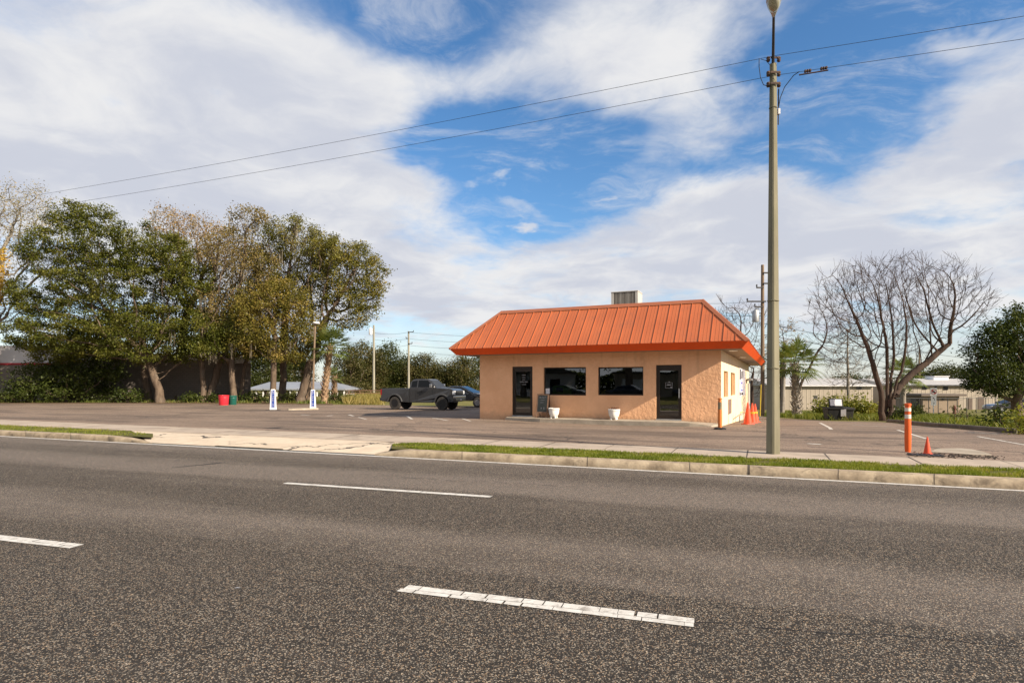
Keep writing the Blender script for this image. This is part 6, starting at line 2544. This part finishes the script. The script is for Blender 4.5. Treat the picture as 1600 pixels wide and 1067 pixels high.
for i, (px, py, rx, ry, Y, lab) in enumerate(((1485, 583, 52, 16, 150, 'broad low green tree far behind the cream building roof'), (1425, 592, 28, 9, 160, 'small far green tree left of the distant pole'),
                                              (1330, 594, 34, 7, 165, 'thin line of far green tree over the cream roof'))):
    tree('distant_tree', lab, px, Y, [(px, py, rx * .6, ry * .8), (px - rx * .5, py + ry * .3, rx * .5, ry * .6), (px + rx * .5, py + ry * .2, rx * .5, ry * .7)], 'fargreen', .4, 300 + i, 300, 110, .22, 1.0, 1.3, 1, 0, BARK, 'distant trees over the roof', fork=.3)

# ------------------------------------------------------------------ utility poles
WOOD = pm('pole_wood', (0.25, 0.185, 0.13), (0.16, 0.115, 0.08), 2, .9, .1, .4, 12, .02, stretch=(3, 3, .3))
WOODG = pm('pole_wood_grey', (0.33, 0.31, 0.25), (0.25, 0.235, 0.19), 2, .9, .1, stretch=(3, 3, .3))


def utility_pole(px, base_py, top_py, Y, r, label, mt, arms=(), transformer=None):
    b_ = on_ground(px, Y)
    top = CAMZ + (HY - top_py) / FX * Y - b_.z
    o = thing('utility_pole', label, 'utility pole', b_, 0, None)
    p_ = MB()
    p_.tube([(0, 0, -.3), (0, 0, top * .5), (0, 0, top)], [r, r * .85, r * .68], 10)
    p_.build('pole', mt, o, smooth='auto')
    for (py, x0, x1) in arms:
        z = CAMZ + (HY - py) / FX * Y - b_.z
        a_ = MB()
        a_.box(x0, x1, -r - .06, -r * .6, z - .05, z + .05)
        a_.build('crossarm', M['dark_metal'], o)
        i_ = MB()
        xe = x1 if abs(x1) > abs(x0) else x0
        i_.lathe([(.03, 0), (.07, .04), (.05, .12), (.07, .16), (.03, .2)], 8, (xe, -r - .03, z + .051))
        i_.build('insulator', M['dark_metal'], o, smooth='auto')
    if transformer:
        py, dxx, mt2 = transformer
        z = CAMZ + (HY - py) / FX * Y - b_.z
        t_ = MB()
        t_.lathe([(.0, -.48), (.24, -.46), (.26, -.40), (.26, .36), (.22, .45), (.08, .48), (.05, .62), (0, .62)], 16, (dxx, 0, z))
        t_.build('transformer', mt2, o, smooth='auto')
        a_ = MB()
        a_.box(min(dxx, 0), max(dxx, 0), -.05, .05, z + .2, z + .26)
        a_.build('hanger', M['dark_metal'], o)
    return o


Yu = 47.0
up1 = utility_pole(1191.5, 648, 414, Yu, .17, 'tall brown wooden utility pole with a grey transformer behind the restaurant', WOOD,
                   ((427, 0, .7), (443.5, 0, .7), (450, -.55, 0), (471.5, -1.3, 0.2), (480, -.7, 0)), (494, -.56, M['steel']))
up2 = utility_pole(584, 612, 508, 84, .19, 'grey wooden utility pole with a white box near its top', WOODG, (), (518, -.45, M['white']))
up3 = utility_pole(638.5, 612, 517.5, 88, .18, 'slim wooden utility pole rising behind the pickup', WOODG, ((519, 0, .75), (537, 0, .55), (529, -.35, 0)))
up4 = utility_pole(1436.5, 640, 545, 120, .20, 'distant dark utility pole over the cream roof', WOOD, ((551, -.5, 0), (557, -.5, 0)))
yg = MB()
g = on_ground(1187.5, Yu - 1)
yg.tube([(g.x, g.y, g.z), (g.x + .12, g.y + .1, g.z + 2.5)], .045, 8)
tag(yg.build('guy_wire_guard', pm('yellow_plastic', (0.60, 0.42, 0.03), (0.5, 0.34, 0.03), 3, .5)), 'yellow plastic guy wire guard beside the brown utility pole', 'guard')
# lines between the far poles
def far_line(label, a, b_, sag, n=2, r=.02, dz=()):
    o = thing('utility_line', label, 'cable', a)
    mb = MB()
    for d in dz:
        pts = []
        for k in range(15):
            t_ = k / 14
            p = Vector(a).lerp(Vector(b_), t_) - Vector(a)
            pts.append((p.x, p.y, p.z + d - 4 * sag * t_ * (1 - t_)))
        mb.tube(pts, r, 4)
    mb.build('strand', M['cable'], o)


a = at(584, 520, 84)
b_ = at(638.5, 519, 88)
c_ = at(900, 522, 98)
far_line('far cables strung between the grey pole and the slim pole', a, b_, .25, dz=(0, -.95, -1.9), r=.017)
far_line('far cables leaving the slim pole towards the restaurant roof', b_, c_, .6, dz=(0, -1.0, -2.0, -3.0), r=.017)
a = at(1191, 505, Yu)
b_ = at(1700, 575, 105)
far_line('far cables crossing behind the large bare tree', a, b_, .9, dz=(0, -.9, -2.2), r=.02)
a = at(1191, 470, Yu)
b_ = at(1060, 470, 80)
far_line('cables from the brown pole going behind the roof', a, b_, .3, dz=(0, -1.2), r=.014)
# lamp on a slim pole in front of the mossy trees
Yl = 49.5
g = on_ground(488.5, Yl)
yl = thing('yard_light', 'slim brown pole with a pale lamp head in front of the mossy oaks', 'street light', g)
hz = CAMZ + (HY - 505) / FX * Yl - g.z
q = MB()
q.tube([(0, 0, -.2), (.12, 0, hz * .6), (.22, 0, hz)], [.10, .085, .07], 8)
q.build('pole', WOOD, yl, smooth='auto')
q = MB()
q.lathe([(0, -.12), (.20, -.10), (.24, .0), (.16, .10), (0, .14)], 14, M=Matrix.Translation((.34, -.1, hz + .02)) @ Matrix.Diagonal((1.35, 1, .8, 1)))
q.build('lamp_head', M['white'], yl, smooth='auto')

# ------------------------------------------------------------------ cream metal building, shed, fence on the right
mm, t, b = new_mat('cream_siding')
co = t.n('ShaderNodeTexCoord').outputs['Object']
bx_, by_, bz_ = t.sep(co)
rib = t.smooth(t.m('ABSOLUTE', t.m('SUBTRACT', t.m('FRACT', t.m('MULTIPLY', bx_, 1 / .6)), .5)), .38, .46)
t.put(b.inputs['Base Color'], t.mix(t.m('MULTIPLY', t.smooth(t.noise(co, .3, 5, .6), .4, .7), .35), (0.34, 0.29, 0.23), (0.26, 0.22, 0.175)))
b.inputs['Roughness'].default_value = .7
bp = t.n('ShaderNodeBump', {'Strength': .8, 'Distance': .06, 'Height': rib})
t.L.new(bp.outputs[0], b.inputs['Normal'])
M['cream'] = mm
mm, t, b = new_mat('ribbed_white_roof')
co = t.n('ShaderNodeTexCoord').outputs['Object']
bx_, by_, bz_ = t.sep(co)
rib = t.smooth(t.m('ABSOLUTE', t.m('SUBTRACT', t.m('FRACT', t.m('MULTIPLY', bx_, 1 / .9)), .5)), .30, .45)
t.put(b.inputs['Base Color'], t.mix(t.m('MULTIPLY', rib, .35), (0.44, 0.42, 0.40), (0.27, 0.255, 0.25)))
b.inputs['Roughness'].default_value = .6
bp = t.n('ShaderNodeBump', {'Strength': 1.0, 'Distance': .08, 'Height': rib})
t.L.new(bp.outputs[0], b.inputs['Normal'])
M['ribroof'] = mm


def metal_building(name, label, px0, px1, Y, eave_py, top_py, base_z, depth, wins, extra):
    o = thing(name, label, 'building', (0, 0, 0))
    x0, x1 = xa(px0, Y), xa(px1, Y)
    ze = za(eave_py, Y)
    wl = MB()
    wl.box(x0, x1, Y, Y + depth, base_z, ze)
    w_ = wl.build('wall', M['cream'], o)
    zt = CAMZ + (HY - top_py) / FX * (Y + depth / 2)
    rf = MB()
    rf.add([(x0 - .3, Y - .4, ze + .004), (x1 + .3, Y - .4, ze + .004), (x1 + .3, Y + depth / 2, zt), (x0 - .3, Y + depth / 2, zt), (x1 + .3, Y + depth + .4, ze + .004), (x0 - .3, Y + depth + .4, ze + .004),
            ], [(0, 1, 2, 3), (3, 2, 4, 5), (0, 3, 5), (1, 4, 2), (0, 5, 4, 1)])
    rf.build('roof', M['ribroof'], o)
    ev = MB()
    ev.box(x0 - .3, x1 + .3, Y - .46, Y - .405, ze - .12, ze + .05)
    ev.build('gutter', M['trim_grey'] if extra else M['pale_siding'], o)
    for (pa_, pb_, ya_, yb_, kind) in wins:
        q = MB()
        q.box(xa(pa_, Y), xa(pb_, Y), Y - .06, Y + .02, za(yb_, Y), za(ya_, Y))
        f_ = q.build('window' if kind == 'w' else 'door' if kind == 'd' else 'vent', M['trim_grey'] if kind != 'd' else pm('brown_door', (0.12, 0.085, 0.065), None, 2, .6), o)
        if kind == 'w':
            q = MB()
            for k in (0, 1):
                hz_ = (za(ya_, Y) - za(yb_, Y)) / 2
                q.box(xa(pa_, Y) + .06, xa(pb_, Y) - .06, Y - .075, Y - .062, za(yb_, Y) + .05 + k * hz_, za(yb_, Y) + hz_ * (k + 1) - .03)
            q.build('pane', M['car_glass'], f_)
    return o


Yb = 84.0
bz = gz(xa(1400, Yb), Yb) - .6
metal_building('cream_warehouse', 'long cream metal building with a white ribbed roof and small upper windows', 1395, 1559, Yb, 601.8, 591.5, bz, 14,
               [(1441, 1448, 603.4, 608.6, 'w'), (1474, 1481, 603.6, 609.2, 'w'), (1509, 1516, 603.2, 608.8, 'w'), (1460, 1464, 603.4, 606.2, 'v'), (1528, 1537, 620, 641, 'd'), (1513, 1519, 622, 641, 'd')], True)
metal_building('low_cream_building', 'low cream metal building with a pale roof seen through the bare trees', 1205, 1364, Yb - 3, 602.2, 591.0, bz, 12,
               [(1272, 1277, 618, 622, 'v'), (1338, 1346, 602.8, 608.5, 'v')], False)
vb = thing('roof_vent_box', 'white louvred box on the ribbed roof of the cream building', 'vent', (0, 0, 0))
q = MB()
q.box(xa(1448, Yb + 7), xa(1471, Yb + 7), Yb + 5.5, Yb + 7.5, za(595, Yb + 7), za(588.5, Yb + 7))
q.build('vent_housing', M['white'], vb, bevel=.05)
q = MB()
q.box(xa(1447.5, Yb + 7), xa(1471.5, Yb + 7), Yb + 5.3, Yb + 7.7, za(588.5, Yb + 7) + .003, za(587.6, Yb + 7))
q.build('cap', M['white'], vb)
# tan block shed
Ys = 61.0
sz = gz(xa(1468, Ys), Ys) - .3
sh = thing('tan_shed', 'tan block shed with a flat overhanging roof behind the sign', 'building', (0, 0, 0))
M['tan'] = pm('tan_block', (0.30, 0.235, 0.175), (0.25, 0.195, 0.145), .8, .9, .1, stain=(.5, .4, (.19, .15, .115)))
q = MB()
q.box(xa(1442, Ys), xa(1499, Ys), Ys, Ys + 4.5, sz, za(619, Ys))
q.build('wall', M['tan'], sh)
q = MB()
q.box(xa(1434.5, Ys), xa(1505, Ys), Ys - .5, Ys + 5, za(619, Ys) + .004, za(615.4, Ys))
q.build('roof', pm('shed_roof', (0.15, 0.12, 0.10), None, 2, .8), sh)
q = MB()
q.box(xa(1436, Ys), xa(1441.8, Ys), Ys + .4, Ys + 1.4, sz, za(623, Ys))
q.build('door', M['dark_metal'], sh)
q = MB()
q.box(xa(1471.5, Ys), xa(1474.5, Ys), Ys - .10, Ys - .003, za(625, Ys), za(622.8, Ys))
q.build('wall_lamp', M['black'], sh)
# chain-link fence
fc = thing('chain_link_fence', 'grey chain-link fence in front of the cream building', 'fence', (0, 0, 0))
Yf = 58.5
mm = bpy.data.materials.new('chain_link')
mm.use_nodes = True
t = NT(mm.node_tree)
for nd in list(mm.node_tree.nodes):
    mm.node_tree.nodes.remove(nd)
co = t.n('ShaderNodeTexCoord').outputs['Object']
bx_, by_, bz_ = t.sep(co)
d1 = t.m('ABSOLUTE', t.m('SUBTRACT', t.m('FRACT', t.m('MULTIPLY', t.m('ADD', bx_, bz_), 10.0)), .5))
d2 = t.m('ABSOLUTE', t.m('SUBTRACT', t.m('FRACT', t.m('MULTIPLY', t.m('SUBTRACT', bx_, bz_), 10.0)), .5))
al = t.m('MAXIMUM', t.m('GREATER_THAN', d1, .482), t.m('GREATER_THAN', d2, .482))
df = t.n('ShaderNodeBsdfDiffuse', {'Color': (.12, .12, .115, 1)})
tr = t.n('ShaderNodeBsdfTransparent', {})
mxs = t.n('ShaderNodeMixShader', {0: al})
t.L.new(tr.outputs[0], mxs.inputs[1])
t.L.new(df.outputs[0], mxs.inputs[2])
t.L.new(mxs.outputs[0], t.n('ShaderNodeOutputMaterial').inputs[0])
x0, x1 = xa(1392, Yf), xa(1600, Yf)
q = MB()
nf = 14
for i in range(nf):
    xa0, xa1 = x0 + (x1 - x0) * i / nf, x0 + (x1 - x0) * (i + 1) / nf
    z0, z1 = gz(xa0, Yf), gz(xa1, Yf)
    q.quad((xa0, Yf, z0), (xa1, Yf, z1), (xa1, Yf, z1 + 1.5), (xa0, Yf, z0 + 1.5))
q.build('mesh', mm, fc, recalc=False)
for i in range(nf + 1):
    xx = x0 + (x1 - x0) * i / nf
    q = MB()
    q.tube([(xx, Yf + .03, gz(xx, Yf) - .2), (xx, Yf + .03, gz(xx, Yf) + 1.55)], .035, 6)
    q.build('post', M['trim_grey'], fc)
q = MB()
q.tube([(x0 + (x1 - x0) * k / 10, Yf + .03, gz(x0 + (x1 - x0) * k / 10, Yf) + 1.5) for k in range(11)], .025, 6)
q.build('rail', M['trim_grey'], fc)
# car parked beyond the fence, barrel by the shed, pale lane
cc_ = gp(1578, 645)
sedan((xa(1580, 62), 62, gz(xa(1580, 62), 62)), R(172), 'dark car parked beyond the chain-link fence under the evergreen', 1.0)
pbk = gp(1483.5, 646.5)
q = MB()
q.lathe([(.14, 0), (.17, .08), (.12, .12), (.12, .5), (.16, .55), (.13, .72), (.07, .82), (0, .85)], 12, (pbk.x, pbk.y - .6, pbk.z))
tag(q.build('red_hydrant', pm('rust_red', (0.16, 0.05, 0.04), (0.11, 0.04, 0.035), 3, .8), None, smooth='auto'), 'rust-red stubby hydrant-like post in front of the tan shed', 'post')
V, F = [], []
for i, (px, pa_, pb_) in enumerate(((1515, 655.0, 654.0), (1550, 657.5, 654.8), (1590, 661.5, 656.0), (1660, 668, 658), (1760, 676, 660))):
    a, b_ = gp(px, pa_, .006), gp(px, pb_, .006)
    V += [tuple(a), tuple(b_)]
F = [(2 * i, 2 * i + 2, 2 * i + 3, 2 * i + 1) for i in range(4)]
tag(np_mesh('side_path', V, F, M['concrete']), kind='structure')
# litter and leaf debris at the foot of the trees
db = MB()
r3 = random.Random(5)
for k in range(260):
    p = gp(r3.uniform(375, 425) if k % 2 else r3.uniform(240, 400), r3.gauss(628.3, .7))
    s = r3.uniform(.03, .14)
    T = Matrix.Translation((p.x, p.y, p.z + s * .25)) @ Matrix.Rotation(r3.uniform(0, 3), 4, 'Z') @ Matrix.Rotation(r3.uniform(-.6, .6), 4, 'X')
    db.box(-s, s, -s * .6, s * .6, -s * .35, s * .35, T)
tag(db.build('debris', M['dirt']), kind='stuff')
V, F = [], []
dpx = list(range(-400, 541, 40))
for px in dpx:
    a, b_ = gp(px, far_y(px) + .3, .008), gp(px, 626.2, .012)
    V += [tuple(a), tuple(b_)]
F = [(2 * i, 2 * i + 2, 2 * i + 3, 2 * i + 1) for i in range(len(dpx) - 1)]
tag(np_mesh('dirt_path', V, F, M['dirt']), kind='structure')

# across the street, behind the camera: what the windows mirror
for i, (x, y, hgt, rr, lf_) in enumerate(((-24, -13, 13, 6.5, 'dark'), (-37, -8, 13, 6.0, 'olive'), (-18, -24, 16, 7.5, 'dark'), (-48, -14, 15, 7, 'dark'), (-9, -21, 14, 6.5, 'olive'))):
    rng = np.random.default_rng(500 + i)
    g = Vector((x, y, -.12))
    o = thing('roadside_tree', ('broad dark tree across the street', 'olive tree across the street nearest the kerb', 'tall dark tree across the street behind the others', 'far dark tree across the street', 'olive tree across the street opposite the doors')[i], 'tree', g, 0, 'trees across the street')
    blobs = [(np.array([0, 0, hgt * .62]), np.array([rr, rr, hgt * .28])), (np.array([rr * .5, 0, hgt * .5]), np.array([rr * .7, rr * .7, hgt * .2])), (np.array([-rr * .5, rr * .2, hgt * .45]), np.array([rr * .7, rr * .7, hgt * .2]))]
    A = crown_points(rng, blobs, 420, .5)
    roots = [np.array([0, 0, -.2 + .6 * k]) for k in range(6)]
    N, P = colonise(rng, roots, [-1, 0, 1, 2, 3, 4], A, .9, 1.0, 40, .15, .2)
    r, _n = radii_of(P, .02, .45)
    branch_mesh('trunk', N, P, r, BARK, o)
    V = leaf_quads(rng, N[r < .06], 40, .6, .22)
    np_mesh('crown', V, np.arange(len(V)).reshape(-1, 4), LEAF[lf_], o)

house = thing('house', 'pale house with a dark gable roof across the street', 'house', (-42, -14, -.12), R(-45))
q = MB()
q.box(-6, 6, -4, 4, 0, 3.0)
q.build('wall', M['pale_siding'], house)
q = MB()
q.prism([(-6.4, 3.004), (6.4, 3.004), (0, 5.6)], -4.4, 4.4)
q.build('roof', M['trim_grey'], house)
for x_ in (-3.5, 0, 3.2):
    q = MB()
    q.box(x_ - .6, x_ + .6, 4.003, 4.06, 1.0, 2.2)
    q.build('window', M['car_glass'], house)
gar = thing('garage', 'cream garage with a flat roof across the street', 'garage', (-27, -21, -.12), R(-40))
q = MB()
q.box(-4.5, 4.5, -3, 3, 0, 2.9)
q.build('wall', M['cream'], gar)
q = MB()
q.box(-4.8, 4.8, -3.3, 3.3, 2.904, 3.15)
q.build('roof', M['trim_grey'], gar)
q = MB()
q.box(-3.6, -.8, 3.003, 3.06, 0, 2.3)
q.build('door', M['white'], gar)
for i, (x, y, a_) in enumerate(((-19.5, -7.5, 20), (-27, -5.5, 24), (-13, -10, 18))):
    o = sedan((x, y, -.12), R(-a_), ('black sedan parked across the street', 'black sedan parked across the street, farthest along', 'black sedan parked across the street opposite the doors')[i], 1.05)

rng = np.random.default_rng(77)  # unseen hedge, added so the windows mirror dark leaves instead of bright sky
n = 26000
hx, hy = rng.uniform(-30, 30, n), rng.normal(0, .55, n)
hz_ = rng.uniform(0, 1, n) ** .8 * (3.4 + .5 * np.sin(hx * .7))
hd_ = thing('hedge', 'long unseen hedge added across the street to darken the window reflections', 'hedge', (-44, -34, -.12), R(-30))
V = leaf_quads(rng, np.stack([hx, hy, hz_], 1), 1, .06, .24, 1.0, .1)
np_mesh('hedge_foliage', V, np.arange(len(V)).reshape(-1, 4), LEAF['shade'], hd_)
